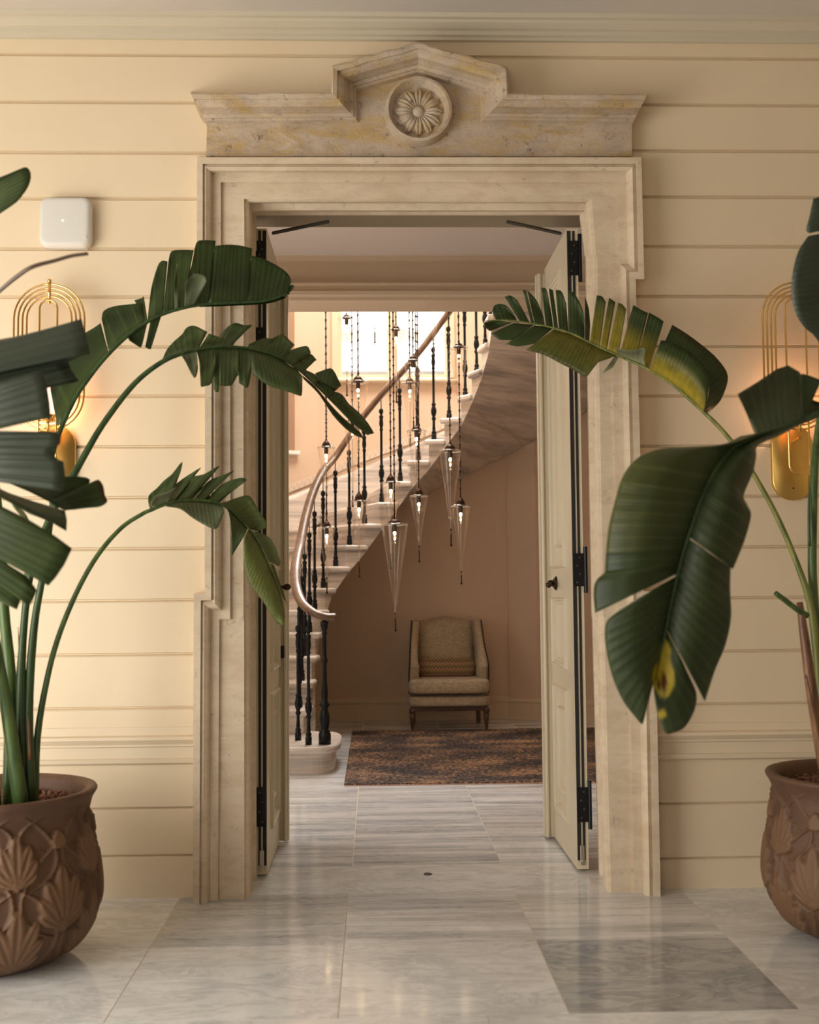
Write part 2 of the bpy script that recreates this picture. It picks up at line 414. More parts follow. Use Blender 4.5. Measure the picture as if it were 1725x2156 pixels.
# chair rails
def chair_rail(name, px, ys, x0, x1):
    z = [at(px, y, WY - .02).z for y in ys]     # top, ..., bottom
    a, b, c, d, e = z
    pr = [(WY + .005, a), (WY - .008, a), (WY - .010, b + .004), (WY - .035, b), (WY - .038, b - .012), (WY - .030, b - .022), (WY - .022, c + .008), (WY - .022, c), (WY - .012, c - .004), (WY - .012, d), (WY - .022, d - .003), (WY - .020, e + .008), (WY - .006, e), (WY + .005, e)]
    mb = MB(); extrudeX(mb, pr, x0, x1); struct(name, mb, 'trim_paint')
chair_rail('trim_2', 240, (1533, 1552, 1573, 1598, 1612), -4.2, xl + .02)
chair_rail('trim_3', 1560, (1522, 1540, 1560, 1585, 1600), xr - .02, 4.2)
# ------------------------------------------------------------------ stone door surround
sur = thing('door_surround', 'pale carved limestone door surround with eared jambs and broken pediment', 'door surround', (at(862, 1870, WY).x, WY - .05, 0))
def contour_pts(L, Rr, top, Y):
    """L, Rr : list of (x,y) px bottom->top including corners"""
    return [at(x, y, Y) for x, y in L] + [at(x, y, Y) for x, y in reversed(Rr)]
# columns: px of contour k at bottom ear / middle / top ear; left and right
Lc = [  # (xbottom, xlow_ear_top, x_mid_low, x_mid_high, x_ear_low, x_top, y_top, yjog_low, yjog_high)
    (406, 408, 431, 432, 414, 415, 331, 1250, 575),
    (420, 423, 445, 446, 427, 427, 345, 1264, 562),
    (440, 443, 466, 466, 446, 446, 364, 1284, 545),
    (459, 462, 485, 485, 465, 465, 384, 1304, 528),
    (515, 514, 513, 513, 515, 514, 419, 1304, 528)]
Rc = [
    (1391, 1379, 1356, 1339, 1357, 1351, 331, 1245, 588),
    (1375, 1364, 1341, 1325, 1344, 1339, 345, 1259, 572),
    (1355, 1345, 1322, 1306, 1323, 1319, 364, 1278, 556),
    (1335, 1325, 1302, 1285, 1304, 1300, 384, 1298, 540),
    (1287, 1272, 1271, 1258, 1256, 1246, 419, 1298, 540)]
YB = {'L': 1877, 'R': 1865}
def side_pts(c, s, Y, dx=0):
    b, l1, l2, m1, m2, t, yt, j1, j2 = c
    g = at(b + dx, YB[s], Y); g.z = 0.0
    return [g, at(l1 + dx, j1, Y), at(l2 + dx, j1, Y), at(m1 + dx, j2, Y), at(m2 + dx, j2, Y), at(t + dx, yt, Y)]
levels = [  # (contour index, projection)
    (0, -.02), (0, .105), (1, .105), (1, .088), (1.35, .098), (1.75, .085), (2, .062), (2, .052), (3, .052), (3, .036), (4, .036), (4, .024)]
def lerp_c(cs, k):
    i = int(math.floor(k)); t = k - i
    if t < 1e-6: return cs[i]
    return tuple(a * (1 - t) + b * t for a, b in zip(cs[i], cs[i + 1]))
rings = []
for k, pr in levels:
    Y = WY - pr; l = side_pts(lerp_c(Lc, k), 'L', Y); r = side_pts(lerp_c(Rc, k), 'R', Y)
    rings.append((l, r, lerp_c(Lc, k)[6]))
inner = [(6, .020, 4.68), (11, .03, 4.69), (11, .03, 4.76), (16, .0, 4.78), (16, .0, 4.93), (24, 0, 4.94), (26, 0, 5.0)]
for (dx, _, Y), dyt in zip(inner, (4, 7, 9, 24, 27, 33, 35)):
    lc = list(Lc[4]); rc = list(Rc[4]); yt = lc[6] + dyt
    l = [at(lc[k] + dx, (YB['L'], lc[7], lc[7], lc[8], lc[8], yt)[k], Y) for k in range(6)]
    r = [at(rc[k] - dx, (YB['R'], rc[7], rc[7], rc[8], rc[8], yt)[k], Y) for k in range(6)]
    l[0].z = 0; r[0].z = 0; l[0].x = l[1].x + (l[0].x - l[1].x); rings.append((l, r, yt))
def jamb(pick):
    mb = MB(); mb.rings([[p for p in pick(rg)] for rg in rings], closed=False, caps=False); return mb
for nm, i0 in (('jamb', 0), ('jamb', 1)):
    mb = jamb(lambda rg: rg[i0]); o = obj(nm, mb, 'limestone', sur, fix=False)
    if i0 == 1: o.data.flip_normals()
mb = jamb(lambda rg: [rg[0][5], rg[1][5]]); obj('lintel', mb, 'limestone', sur, fix=True)
# solid backing behind the lintel/jambs (the thickness of the wall)
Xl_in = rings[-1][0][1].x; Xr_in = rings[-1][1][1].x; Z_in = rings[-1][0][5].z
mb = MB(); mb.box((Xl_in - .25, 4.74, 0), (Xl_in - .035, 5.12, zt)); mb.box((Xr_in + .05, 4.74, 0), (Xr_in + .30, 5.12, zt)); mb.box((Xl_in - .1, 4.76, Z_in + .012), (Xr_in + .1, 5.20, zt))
struct('wall_reveal', mb, 'shaded_reveal_paint')
# pediment / frieze
fr_Y = WY - .055
mbF = MB()
outer = [(402, 196), (698, 195), (699, 138), (880, 88), (1068, 140), (1071, 197), (1364, 198)]
innr = [(436, 262), (756, 258), (755, 193), (881, 158), (1012, 198), (1012, 258), (1331, 262)]
prof = [(0, -.02), (0, .20), (.05, .205), (.20, .20), (.215, .185), (.33, .18), (.45, .165), (.56, .13), (.66, .105), (.68, .095), (.80, .09), (.82, .08), (.9, .078), (1.0, .055)]
rg = []
for t, pr in prof:
    Y = WY - pr
    rg.append([at(o[0] * (1 - t) + i[0] * t, o[1] * (1 - t) + i[1] * t, Y) for o, i in zip(outer, innr)])
def dense(ring, n=14):
    out = []
    for a, b in zip(ring[:-1], ring[1:]):
        for k in range(n): out.append(a.lerp(b, k / n))
    out.append(ring[-1]); return out
rgd = [dense(r_) for r_ in rg]
for j in range(1, len(rgd[0]) - 1):            # chipped top edge
    w = random.gauss(0, .0035)
    for k in range(0, 5): rgd[k][j] = rgd[k][j] + Vector((0, 0, w * (1 - k * .15)))
mb = MB(); mb.rings(rgd, closed=False, caps=False)
# end returns back to the wall
for e, sgn in ((0, -1), (-1, 1)):
    i = len(mb.v); n = len(rg)
    mb.v += [tuple(r_[e]) for r_ in rg] + [(r_[e].x, WY + .01, r_[e].z) for r_ in rg]
    mb.f += [(i + k, i + k + 1, i + n + k + 1, i + n + k) for k in range(n - 1)]
obj('cornice', mb, 'weathered_stone', sur, fix=True)
face = [at(x, y, fr_Y) for x, y in [(434, 329), (1331, 329)] + innr[::-1]]
mb = MB(); i = 0; n = len(face)
mb.v = [tuple(p) for p in face] + [(p.x, WY + .01, p.z) for p in face]
mb.f = [tuple(range(n))] + [(k, (k + 1) % n, n + (k + 1) % n, n + k) for k in range(n)]
obj('frieze', mb, 'weathered_stone', sur)
# rosette medallion
cr = at(881, 240, fr_Y); ppm = F / fr_Y
mb = MB(); r0 = 72 / ppm
mb.lathe([(r0 * 1.03, .02), (r0 * 1.02, -.035), (r0 * .98, -.055), (r0 * .90, -.058), (r0 * .86, -.045), (r0 * .80, -.03), (r0 * .76, -.012), (r0 * .60, -.010), (.001, -.010)], tuple(cr), 64, 'Y', caps=False)
ros = obj('medallion', mb, 'weathered_stone', sur, smooth=True); sharp(ros, 40)
def petal(mb, ang, r1, r2, wd, lift, lobes=True):
    n = 12; m_ = 8; rings_ = []
    for k in range(n + 1):
        t = k / n; rr = r1 + (r2 - r1) * t; w = wd * (math.sin(PI * min(1, .12 + t * .86)) ** .6) * (.55 + .6 * t)
        ring = []
        for j in range(m_ + 1):
            u = j / m_ * 2 - 1; h = lift * (math.sqrt(max(0, 1 - u * u))) * (.35 + .65 * math.sin(PI * (t * .85 + .1))) - .35 * lift * math.exp(-(u * 4) ** 2) * (1 if lobes else 0)
            x = rr; y = u * w
            ring.append((cr.x + x * math.cos(ang) - y * math.sin(ang), cr.y - .008 - h, cr.z + x * math.sin(ang) + y * math.cos(ang)))
        rings_.append(ring)
    mb.rings(rings_, closed=False, caps=False)
mb = MB()
for k in range(12): petal(mb, 2 * PI * (k + .5) / 12, r0 * .14, r0 * .62, r0 * .13, .020, False)
for k in range(12): petal(mb, 2 * PI * k / 12, r0 * .16, r0 * .72, r0 * .165, .036)
mb.ball((cr.x, cr.y - .014, cr.z), r0 * .19, 20)
o = obj('rosette', mb, 'weathered_stone', ros, smooth=True)
# ------------------------------------------------------------------ doors
def panel_frame(mb, X, sgn, y0, y1, z0, z1, w=.035):
    """stepped bolection moulding on a door face at x=X; sgn = direction the face looks"""
    prof = [(0, 0), (.003, .014), (.010, .016), (.013, .008), (.020, .007), (.022, -.002), (.030, -.004), (.032, -.012), (w, -.014)]
    rings_ = []
    for d, h in prof:
        k = d
        rings_.append([(X + sgn * h, y0 + k, z0 + k), (X + sgn * h, y1 - k, z0 + k), (X + sgn * h, y1 - k, z1 - k), (X + sgn * h, y0 + k, z1 - k)])
    mb.rings(rings_, closed=True, caps=False)
    i = len(mb.v); mb.v += rings_[-1]; mb.f.append((i, i + 1, i + 2, i + 3))
def make_door(name, Xf, sgn, Xjamb, hz):
    """leaf swung open 90 degrees; the face at Xf looks towards the opening"""
    y0, y1 = 5.0, 5.67; zb, ztop = .012, 2.835; th = .05; Xb = Xf - sgn * th
    mb = MB(); rows = [(.17, .765), (.86, 1.18), (1.32, 2.70)]
    # stiles and rails as a solid with recessed openings: slab core + frame
    mb.box((min(Xf - sgn * .016, Xb + sgn * .0), y0, zb), (max(Xf - sgn * .016, Xb), y1, ztop))
    a, b = sorted((Xf - sgn * .016, Xf))
    zz = [zb] + [v for r_ in rows for v in r_] + [ztop]
    py0, py1 = y0 + .16, y1 - .13
    mb.box((a, y0, zb), (b, py0, ztop)); mb.box((a, py1, zb), (b, y1, ztop))
    for k in range(0, len(zz), 2): mb.box((a, py0, zz[k]), (b, py1, zz[k + 1]))
    o = struct(name, mb, 'door_paint', origin=(Xf, y0, 0))
    for (za, zb_) in rows:
        pm = MB(); panel_frame(pm, Xf, sgn, py0, py1, za, zb_); 
        panel_frame(pm, Xf - sgn * .012, sgn, py0 + .07, py1 - .07, za + .10, zb_ - .10, .034) if zb_ - za > .4 else None
        obj('panel', pm, 'door_paint', o)
    # astragal on the free edge
    mb = MB(); a, b = sorted((Xf + sgn * .0, Xf + sgn * .045))
    mb.box((a, y1 - .03, zb), (b, y1 + .022, ztop - .03)); a, b = sorted((Xb, Xf)); mb.box((a, y1 + .0005, zb), (b, y1 + .02, ztop - .03))
    mb.tube([(Xf + sgn * .03, y1 - .036, zb), (Xf + sgn * .03, y1 - .036, ztop - .03)], .009, 10)
    obj('astragal', mb, 'door_paint', o)
    # black weather seals on the hinge edge
    for q in (.25, .62):
        xs = Xf - sgn * th * q; sm = MB().box((xs - .0055, y0 - .0035, .05), (xs + .0055, y0 + .002, ztop - .01)); obj('seal_strip', sm, 'seal_black', o)
    bm_ = MB().box((min(Xf - sgn * .002, Xf - sgn * .008), y0 - .004, .05), (max(Xf - sgn * .002, Xf - sgn * .008), y0 + .001, ztop - .01)); obj('seal_strip', bm_, 'seal_black', o)
    for (h0, h1) in hz:
        hm = MB(); a, b = sorted((Xf - sgn * .006, Xf - sgn * .052)); hm.box((a, y0 - .008, h0), (b, y0 - .001, h1))
        hm.tube([(Xf - sgn * .058, y0 - .008, h0 - .03), (Xf - sgn * .058, y0 - .008, h1 + .03)], .009, 10)
        h = obj('hinge', hm, 'hinge_black', o)
        sm = MB()
        for q in range(4):
            zq = h0 + (h1 - h0) * (.12 + .25 * q); sm.lathe([(.0045, 0), (.004, -.002), (.001, -.0025)], (Xf - sgn * (.02 + .012 * (q % 2)), y0 - .008, zq), 10, 'Y')
        obj('screw', sm, 'closer_metal', h)
    bm_ = MB(); a, b = sorted((Xf - sgn * .012, Xf - sgn * .032)); bm_.box((a, y0 - .008, .03), (b, y0 - .001, .115)); bm_.lathe([(.005, 0), (.004, -.004), (.0005, -.005)], ((a + b) / 2, y0 - .008, .05), 10, 'Y')
    obj('flush_bolt', bm_, 'steel', o, bevel=.002)
    return o
zh = lambda py, px=1235: at(px, py, 5.0).z
hzR = [(zh(580), zh(508)), (zh(1234), zh(1165)), (zh(1730), zh(1657))]
hzL = [(zh(555, 545), zh(508, 545)), (zh(765, 545), zh(690, 545)), (zh(1240, 545), zh(1165, 545)), (zh(1740, 545), zh(1657, 545))]
XR = .872; XL = -.468
dR = make_door('door_2', XR, -1, Xr_in, hzR); dL = make_door('door_1', XL, 1, Xl_in, hzL)
# closer arms
for d, p, q in ((dR, (1181, 489), (1068, 455)), (dL, (574, 486), (692, 456))):
    a = at(p[0], p[1], 5.10); b = at(q[0], q[1], 4.93); a.z = b.z = 2.845
    obj('closer_arm', MB().tube([a, b], .008, 4), 'closer_metal', d)
# handles
yh, zhd = 5.44, at(1172, 1228, 5.44).z
mb = MB(); mb.lathe([(.034, 0), (.034, -.006), (.024, -.014), (.012, -.02)], (XR, yh, zhd), 16, 'X'); mb.ball((XR - .028, yh, zhd), .017, 12)
mb.tube(catmull([(XR, yh, zhd), (XR - .03, yh, zhd), (XR - .045, yh - .02, zhd), (XR - .05, yh - .06, zhd - .003), (XR - .052, yh - .09, zhd - .008)], 5), [.009] * 6 + [.011] * 6 + [.008] * 5 + [.011] * 4, 12)
mb.ball((XR - .052, yh - .095, zhd - .008), .014, 12)
obj('door_handle', mb, 'dark_bronze', dR, smooth=True)
mb = MB(); zk = at(598, 1236, 5.5).z; mb.lathe([(.024, 0), (.024, .006), (.009, .01), (.008, .03), (.012, .034), (.017, .044), (.017, .054), (.011, .064), (.001, .067)], (XL, 5.52, zk), 18, 'X'); obj('door_knob', mb, 'dark_bronze', dL, smooth=True)
zl = at(592, 1372, 5.6).z; obj('latch', MB().box((XL, 5.56, zl - .03), (XL + .03, 5.60, zl + .03)), 'hinge_black', dL, bevel=.004)
obj('latch', MB().box((XL - .005, 5.0 - .01, zl + .30), (XL - .03, 5.0 - .002, zl + .36)), 'hinge_black', dL)
bs = atz(901, 1841, 0); mb = MB(); mb.lathe([(.018, 0), (.018, .0025), (.014, .004), (.011, .002), (.004, .002), (.001, .005)], (bs.x, bs.y, 0), 24)
tag(obj('bolt_socket', mb, 'dark_bronze', origin=bs), 'small round dark metal bolt socket set in the marble threshold', 'floor socket')
# ------------------------------------------------------------------ vestibule and stair hall shell
YBk = 7.0
mb = MB(); mb.box((-1.95, 5.14, 3.29), (2.6, YBk + .3, 3.36)); struct('ceiling_vestibule', mb, 'hall_ceiling')
zb0 = at(862, 634, YBk).z; z600 = at(862, 600, YBk).z; z550 = at(862, 552, YBk).z; z530 = at(862, 532, YBk).z
pr = [(YBk + .28, zb0), (YBk - .02, zb0), (YBk - .022, zb0 + .02), (YBk - .045, zb0 + .03), (YBk - .048, z600 - .05), (YBk - .03, z600 - .045), (YBk - .03, z600 - .015), (YBk - .055, z600 - .01), (YBk - .055, z600), (YBk, z600 + .004), (YBk, z550), (YBk - .02, z550 + .004), (YBk - .03, z550 + .03), (YBk - .06, z550 + .045), (YBk - .07, 3.295), (YBk + .28, 3.295)]
mb = MB(); extrudeX(mb, pr, -1.95, 2.6); struct('trim_4', mb, 'hall_trim')
mb = MB(); mb.box((-1.95, 7.06, 3.29), (2.6, 7.28, 5.6)); struct('wall_above_opening', mb, 'hall_paint')
struct('ceiling_stairwell', MB().box((-2.0, 7.06, 5.6), (2.6, 10.9, 5.7)), 'hall_ceiling')
# ------------------------------------------------------------------ stair geometry
NP = [(712, 1550, 7.60), (645, 1485, 8.30), (655, 1426, 8.60), (662, 1366, 8.82), (669, 1318, 8.99), (678, 1272, 9.12), (689, 1228, 9.21), (703, 1183, 9.27), (733, 1138, 9.3), (770, 1094, 9.3), (802, 1049, 9.3), (834, 1005, 9.32), (864, 960, 9.33), (902, 915, 9.34), (934, 872, 9.33), (968, 824, 9.27), (990, 770, 9.15), (1010, 716, 8.98), (1024, 660, 8.8), (1031, 600, 8.58), (1034, 535, 8.34), (1034, 465, 8.1), (1034, 395, 7.86)]
RIS = .1735
N_ = []
for k, (x, y, Y) in enumerate(NP):
    p = at(x, y, Y); N_.append(Vector((p.x, p.y, .185 + RIS * k)))
O_ = [(-1.72, 7.55), (-1.72, 8.17), (-1.73, 8.46), (-1.73, 8.72), (-1.72, 8.98), (-1.72, 9.25), (-1.68, 9.55), (-1.52, 9.88), (-1.25, 10.18), (-.9, 10.42), (-.5, 10.58), (-.05, 10.6), (.35, 10.6), (.72, 10.6), (1.08, 10.58), (1.45, 10.48), (1.8, 10.22), (2.05, 9.88), (2.2, 9.5), (2.25, 9.1), (2.27, 8.7), (2.27, 8.3), (2.27, 7.9)]
O_ = [Vector((x, y, n.z)) for (x, y), n in zip(O_, N_)]
st = thing('staircase', 'curved marble staircase with grey veining sweeping up and round to the right', 'staircase', (-.9, 8.0, 0))
def offs(a, b, d): return a + (b - a).normalized() * d
for k in range(len(N_) - 1):
    n0, n1, o0, o1 = N_[k], N_[k + 1], O_[k], O_[k + 1]
    z = n0.z; th = .05
    u = (n0 - o0); u.z = 0; u.normalize(); fwd = Vector((n1.x - n0.x, n1.y - n0.y, 0)); fwd.normalize(); ov = .03
    u1 = (n1 - Vector((o1.x, o1.y, n1.z))); u1.normalize()
    if k == 0:
        # wide bullnose starting step
        def cap(r, x1, ya, yb_):
            pts = [(-1.72, ya), (x1 - r, ya)]
            cy = (ya + yb_) / 2; hr = (yb_ - ya) / 2
            pts += [(x1 - r + r * abs(math.sin(PI * q / 20)) ** .55, cy - hr * math.copysign(abs(math.cos(PI * q / 20)) ** .55, math.cos(PI * q / 20))) for q in range(1, 20)]
            return pts + [(x1 - r, yb_), (-1.72, yb_)]
        body = MB().prism(cap(.22, n0.x - .03, 7.64, 8.42), 0, z - th); so = obj('step', body, 'stair_marble', st)
        obj('tread', MB().prism(cap(.25, n0.x + .012, 7.60, 8.44), z - th, z), 'stair_marble', so, bevel=.02, bseg=4)
        continue
    bz0 = max(0, z - .245) if k > 3 else 0; bz1 = max(0, z + RIS - .245) if k > 3 else 0
    P = [(n0 - u * .02), (n1 - u1 * .02), Vector((o1.x, o1.y, z)), Vector((o0.x, o0.y, z))]
    e = 4; rings_b = []
    body = MB().prism([(p.x, p.y) for p in P], [bz0, bz1, bz1, bz0], z - th + .001)
    so = obj('step', body, 'stair_marble', st)
    f0 = fwd * ov; P2 = [n0 - f0 + u * .02, n1 + fwd * .012 + u1 * .02, Vector((o1.x, o1.y, z)), Vector((o0.x, o0.y, z)) - f0 * .6]
    obj('tread', MB().prism([(p.x, p.y) for p in P2], z - th, z), 'stair_marble', so, bevel=.018, bseg=4)
# skirting on the wall side
mb = MB(); ring1 = []
pts = O_[1:18]
for i in range(len(pts)):
    a = pts[i]; c0 = Vector((.25, 8.8, a.z)) - a; c0.z = 0; c0.normalize(); q = a + c0 * .05
    ring1.append([(a.x, a.y, a.z - .1), (q.x, q.y, a.z - .1), (q.x, q.y, a.z + .24), (a.x, a.y, a.z + .27)])
mb.rings(ring1); obj('skirting', mb, 'stair_marble', st, bevel=.01)
# hall wall following the outer ends of the steps
plan = [(-1.78, 5.12), (-1.78, 9.2), (-1.74, 9.6), (-1.57, 9.94), (-1.29, 10.23), (-.93, 10.47), (-.52, 10.63), (-.35, 10.63)]
planR = [(.72, 10.63), (1.245, 10.63), (1.50, 10.53), (1.85, 10.28), (2.1, 9.93), (2.25, 9.53), (2.32, 9.1), (2.32, 7.2), (2.5, 7.15), (2.5, 5.12)]
def wallstrip(mb, plan, z0, z1, t=.12, cz=None):
    c = Vector((.25, 8.4, 0)); out = []
    for x, y in plan:
        p = Vector((x, y, 0)); d = (p - c).normalized() * t; out.append([(x, y, z0), (x + d.x, y + d.y, z0), (x + d.x, y + d.y, z1), (x, y, z1)])
    mb.rings(out)
zs = at(800, 796, 10.63).z; ztp = 4.75; wx0 = at(712, 720, 10.63).x; wx1 = at(944, 720, 10.63).x
mb = MB(); wallstrip(mb, plan, 0, 5.62); wallstrip(mb, planR, 0, 5.62)
mb.box((-.35, 10.63, 0), (.72, 10.75, zs)); mb.box((-.35, 10.63, ztp), (.72, 10.75, 5.62)); mb.box((-.35, 10.63, zs), (wx0, 10.75, ztp)); mb.box((wx1, 10.63, zs), (.72, 10.75, ztp)); mb.box((-.6, 10.75, 0), (wx0, 10.8, 5.62)); mb.box((wx1, 10.75, 0), (1.1, 10.8, 5.62))
struct('wall_stair_hall', mb, 'hall_paint')
struct('wall_niche', MB().prism([(1.247, 10.66), (1.247, 10.612), (1.50, 10.512), (1.84, 10.262), (1.90, 10.30), (1.52, 10.58)], .19, 2.27), 'hall_paint')
# baseboard
def bb(mb, plan, inset):
    c = Vector((.25, 8.4, 0)); prof = [(0, 0), (.022, 0), (.022, .15), (.030, .155), (.030, .172), (.016, .185), (.012, .205), (0, .21)]
    rr = []
    for x, y in plan:
        p = Vector((x, y, 0)); d = (c - p).normalized(); rr.append([(x + d.x * (w + .001), y + d.y * (w + .001), z) for w, z in prof])
    mb.rings(rr)
mb = MB(); bb(mb, plan[1:] + planR, 0); struct('baseboard_back', mb, 'hall_trim')
# key-pattern frieze climbing with the stair
kp = [(585, 1040), (630, 1022), (676, 1003), (728, 980), (782, 959), (859, 930), (936, 895), (1000, 862)]
kb = MB(); uvs = []; L_ = 0; prevp = None; bot = []
def onwall(px, py):
    best = None; d = ray(px, py)
    for a, b in zip(plan[:-1] + [plan[-1]], plan[1:] + [planR[0]]):
        ax, ay = a; bx, by = b; ex, ey = bx - ax, by - ay
        den = d.x * ey - d.y * ex
        if abs(den) < 1e-9: continue
        t = ((ax - CAM.x) * ey - (ay - CAM.y) * ex) / den; s_ = ((ax - CAM.x) * d.y - (ay - CAM.y) * d.x) / den
        if t > 6 and -.001 <= s_ <= 1.001 and (best is None or t < best): best = t
    if best is None: return at(px, py, 10.62)
    return CAM + d * best
rr = []
kpd = []
for a, b in zip(kp[:-1], kp[1:]):
    for q in range(4): kpd.append((a[0] + (b[0] - a[0]) * q / 4, a[1] + (b[1] - a[1]) * q / 4))
for x, y in kpd:
    p = onwall(x, y); dd = (Vector((.25, 8.4, p.z)) - p).normalized()
    if prevp is not None: L_ += (p - prevp).length
    prevp = p; q = p + dd * .012
    rr.append([(p.x, p.y, p.z - .03), (q.x, q.y, p.z - .03), (q.x, q.y, p.z + .04), (p.x, p.y, p.z + .04)]); uvs += [(L_, 0), (L_, 0), (L_, 1), (L_, 1)]
kb.rings(rr); kb.uv = uvs; struct('trim_5', kb, 'key_frieze')
# window: frame, mullion, transoms
def wbox(mb, x0, x1, z0, z1, y0=10.60, y1=10.66): mb.box((x0, y0, z0), (x1, y1, z1))
zx = lambda py: at(830, py, 10.63).z; xx = lambda px: at(px, 720, 10.63).x
mb = MB(); wbox(mb, wx0 - .06, wx0, zs - .04, ztp + .05, 10.595); wbox(mb, wx1, wx1 + .06, zs - .04, ztp + .05, 10.595); wbox(mb, wx0 - .06, wx1 + .06, ztp, ztp + .06, 10.595); wbox(mb, wx0 - .06, wx1 + .06, zs - .05, zs, 10.595)
w1 = struct('window_1', mb, 'hall_trim', origin=((wx0 + wx1) / 2, 10.63, zs), bevel=.006)
def sash(x0, x1):
    s_ = MB(); t = .035
    wbox(s_, x0, x0 + t, zs, ztp, 10.64, 10.68); wbox(s_, x1 - t, x1, zs, ztp, 10.64, 10.68); wbox(s_, x0 + t, x1 - t, zs, zs + t, 10.64, 10.68); wbox(s_, x0 + t, x1 - t, ztp - t, ztp, 10.64, 10.68)
    zt_ = zx(646); wbox(s_, x0 + t, x1 - t, zt_ - .012, zt_ + .012, 10.645, 10.675)
    s2 = obj('sash', s_, 'hall_trim', w1); obj('pane', MB().box((x0 + t, 10.658, zs + t), (x1 - t, 10.662, ztp - t)), 'pane_glass', s2)
xm = (xx(815) + xx(838)) / 2; sash(wx0, xm - .012); sash(xm + .012, wx1); obj('mullion', MB().box((xm - .02, 10.62, zs), (xm + .02, 10.69, ztp)), 'hall_trim', w1, bevel=.004)
mb = MB().box((wx0 - .1, 10.54, zx(806)), (wx1 + .1, 10.63, zx(801))); obj('window_sill', mb, 'hall_trim', w1, bevel=.006)
# brown roller-blinded opening at the left
pb = onwall(604, 950); pt = onwall(604, 640)
e0 = onwall(560, 800); e1 = onwall(618, 800)
d_ = (Vector((.25, 8.4, 0)) - Vector((pb.x, pb.y, 0))).normalized()
def quadbox(mb, a, b, z0, z1, t0, t1):
    A = [(a.x + d_.x * t0, a.y + d_.y * t0), (b.x + d_.x * t0, b.y + d_.y * t0), (b.x + d_.x * t1, b.y + d_.y * t1), (a.x + d_.x * t1, a.y + d_.y * t1)]
    mb.prism(A, z0, z1)
mb = MB(); quadbox(mb, e0, e1, pb.z, 4.4, -.02, .03); w2 = struct('window_2', mb, 'brown_shade', origin=(e1.x, e1.y, pb.z))
mb = MB(); quadbox(mb, e0, e1 + (e1 - e0).normalized() * .04, pb.z - .035, pb.z, -.02, .07); obj('window_sill', mb, 'facade', w2, bevel=.005)
# neighbouring house seen through the window
nb = thing('neighbouring_building', 'bright pale stucco house front seen blurred through the stair window', 'building', (.2, 15.0, -1))
mb = MB().box((-4.5, 15, -1), (5.5, 15.5, 9)); obj('wall', mb, 'facade', nb)
mb = MB(); mb.box((-4.5, 14.86, at(800, 700, 15).z), (5.5, 15, at(800, 692, 15).z)); mb.box((-4.5, 14.8, at(800, 770, 15).z - .1), (5.5, 15, at(800, 765, 15).z)); obj('string_course', mb, 'facade_trim', nb)
for x in (-1.3, .25, 1.8):
    mb = MB(); mb.box((x - .5, 14.93, 4.6), (x + .5, 15, 6.4)); obj('window', mb, 'facade_trim', nb)
# ------------------------------------------------------------------ balustrade
bal = thing('stair_balustrade', 'black cast-iron balustrade with curved brown wooden handrail', 'railing', (-.45, 7.9, .185))
def baluster_mesh(h=.80, s=1.0):
    p = [(.022, 0), (.022, .05), (.016, .055), (.02, .065), (.02, .075), (.012, .085), (.014, .10), (.0115, .13), (.011, .17), (.018, .18), (.019, .19), (.012, .20), (.021, .225), (.024, .25), (.020, .275), (.013, .29), (.018, .30), (.018, .31), (.011, .32), (.0105, .60), (.015, .605), (.015, .615), (.011, .625), (.016, .645), (.018, .665), (.014, .70), (.018, .715), (.018, .725), (.008, .735), (.016, .75), (.020, .765), (.016, .782), (.004, .79), (.004, .88)]
    return [(r * s, z) for r, z in p]
BP = [(650, 1556, 7.72), (628, 1550, 7.95), (631, 1488, 8.42), (636, 1430, 8.68), (642, 1370, 8.88), (652, 1319, 9.02), (663, 1269, 9.14), (681, 1225, 9.25), (707, 1180, 9.33), (736, 1135, 9.38), (768, 1091, 9.39), (804, 1047, 9.4), (843, 1002, 9.41), (881, 958, 9.42), (914, 914, 9.43), (946, 871, 9.42), (980, 822, 9.35), (1004, 768, 9.22), (1022, 714, 9.05), (1034, 660, 8.86), (1041, 600, 8.64)]
BZ = [0, 0] + list(range(1, 20))
bpos = []
bmesh0 = None
for (x, y, Y), si in zip(BP, BZ):
    p = at(x, y, Y); p.z = N_[si].z; bpos.append(p)
    if bmesh0 is None:
        b0 = obj('baluster', MB().lathe(baluster_mesh(), tuple(p), 14), 'cast_iron', bal, smooth=True, origin=p); bmesh0 = b0
    else:
        c = bmesh0.copy(); C.objects.link(c); c.parent = bal; c.location = p - WL[bal.name]
# newel
pn = at(684, 1553, 7.74); pn.z = N_[0].z
npf = [(.052, 0), (.052, .07), (.045, .075), (.05, .085), (.03, .095), (.034, .11), (.040, .14), (.042, .18), (.032, .22), (.024, .235), (.034, .25), (.046, .262), (.034, .275), (.026, .29), (.028, .34), (.020, .42), (.017, .50), (.018, .54), (.026, .55), (.026, .565), (.018, .575), (.017, .60), (.017, .73), (.024, .74), (.018, .75), (.03, .785), (.034, .80), (.034, .815), (.02, .82), (.02, .84)]
obj('newel_post', MB().lathe([(r_ * .80, z_) for r_, z_ in npf], tuple(pn), 20), 'cast_iron', bal, smooth=True)
rail = [at(707, 1299, 7.74), at(686, 1299, 7.73), at(661, 1290, 7.74), at(638, 1271, 7.86), at(625, 1241, 8.04), at(622, 1205, 8.24), at(626, 1172, 8.45), at(634, 1138, 8.66), at(644, 1088, 8.86), at(659, 1037, 9.03), at(680, 993, 9.2)]
for k in range(8, len(bpos)):
    p = bpos[k].copy(); p.z += .90; rail.append(p)
rr = catmull(rail, 6)
rads = [.030 if k > 2 else .024 for k in range(len(rr))]
mb = MB(); mb.tube(rr, [.037] * len(rr), 16, flat=.72, up=(0, 0, 1)); obj('handrail', mb, 'rail_wood', bal, smooth=True)
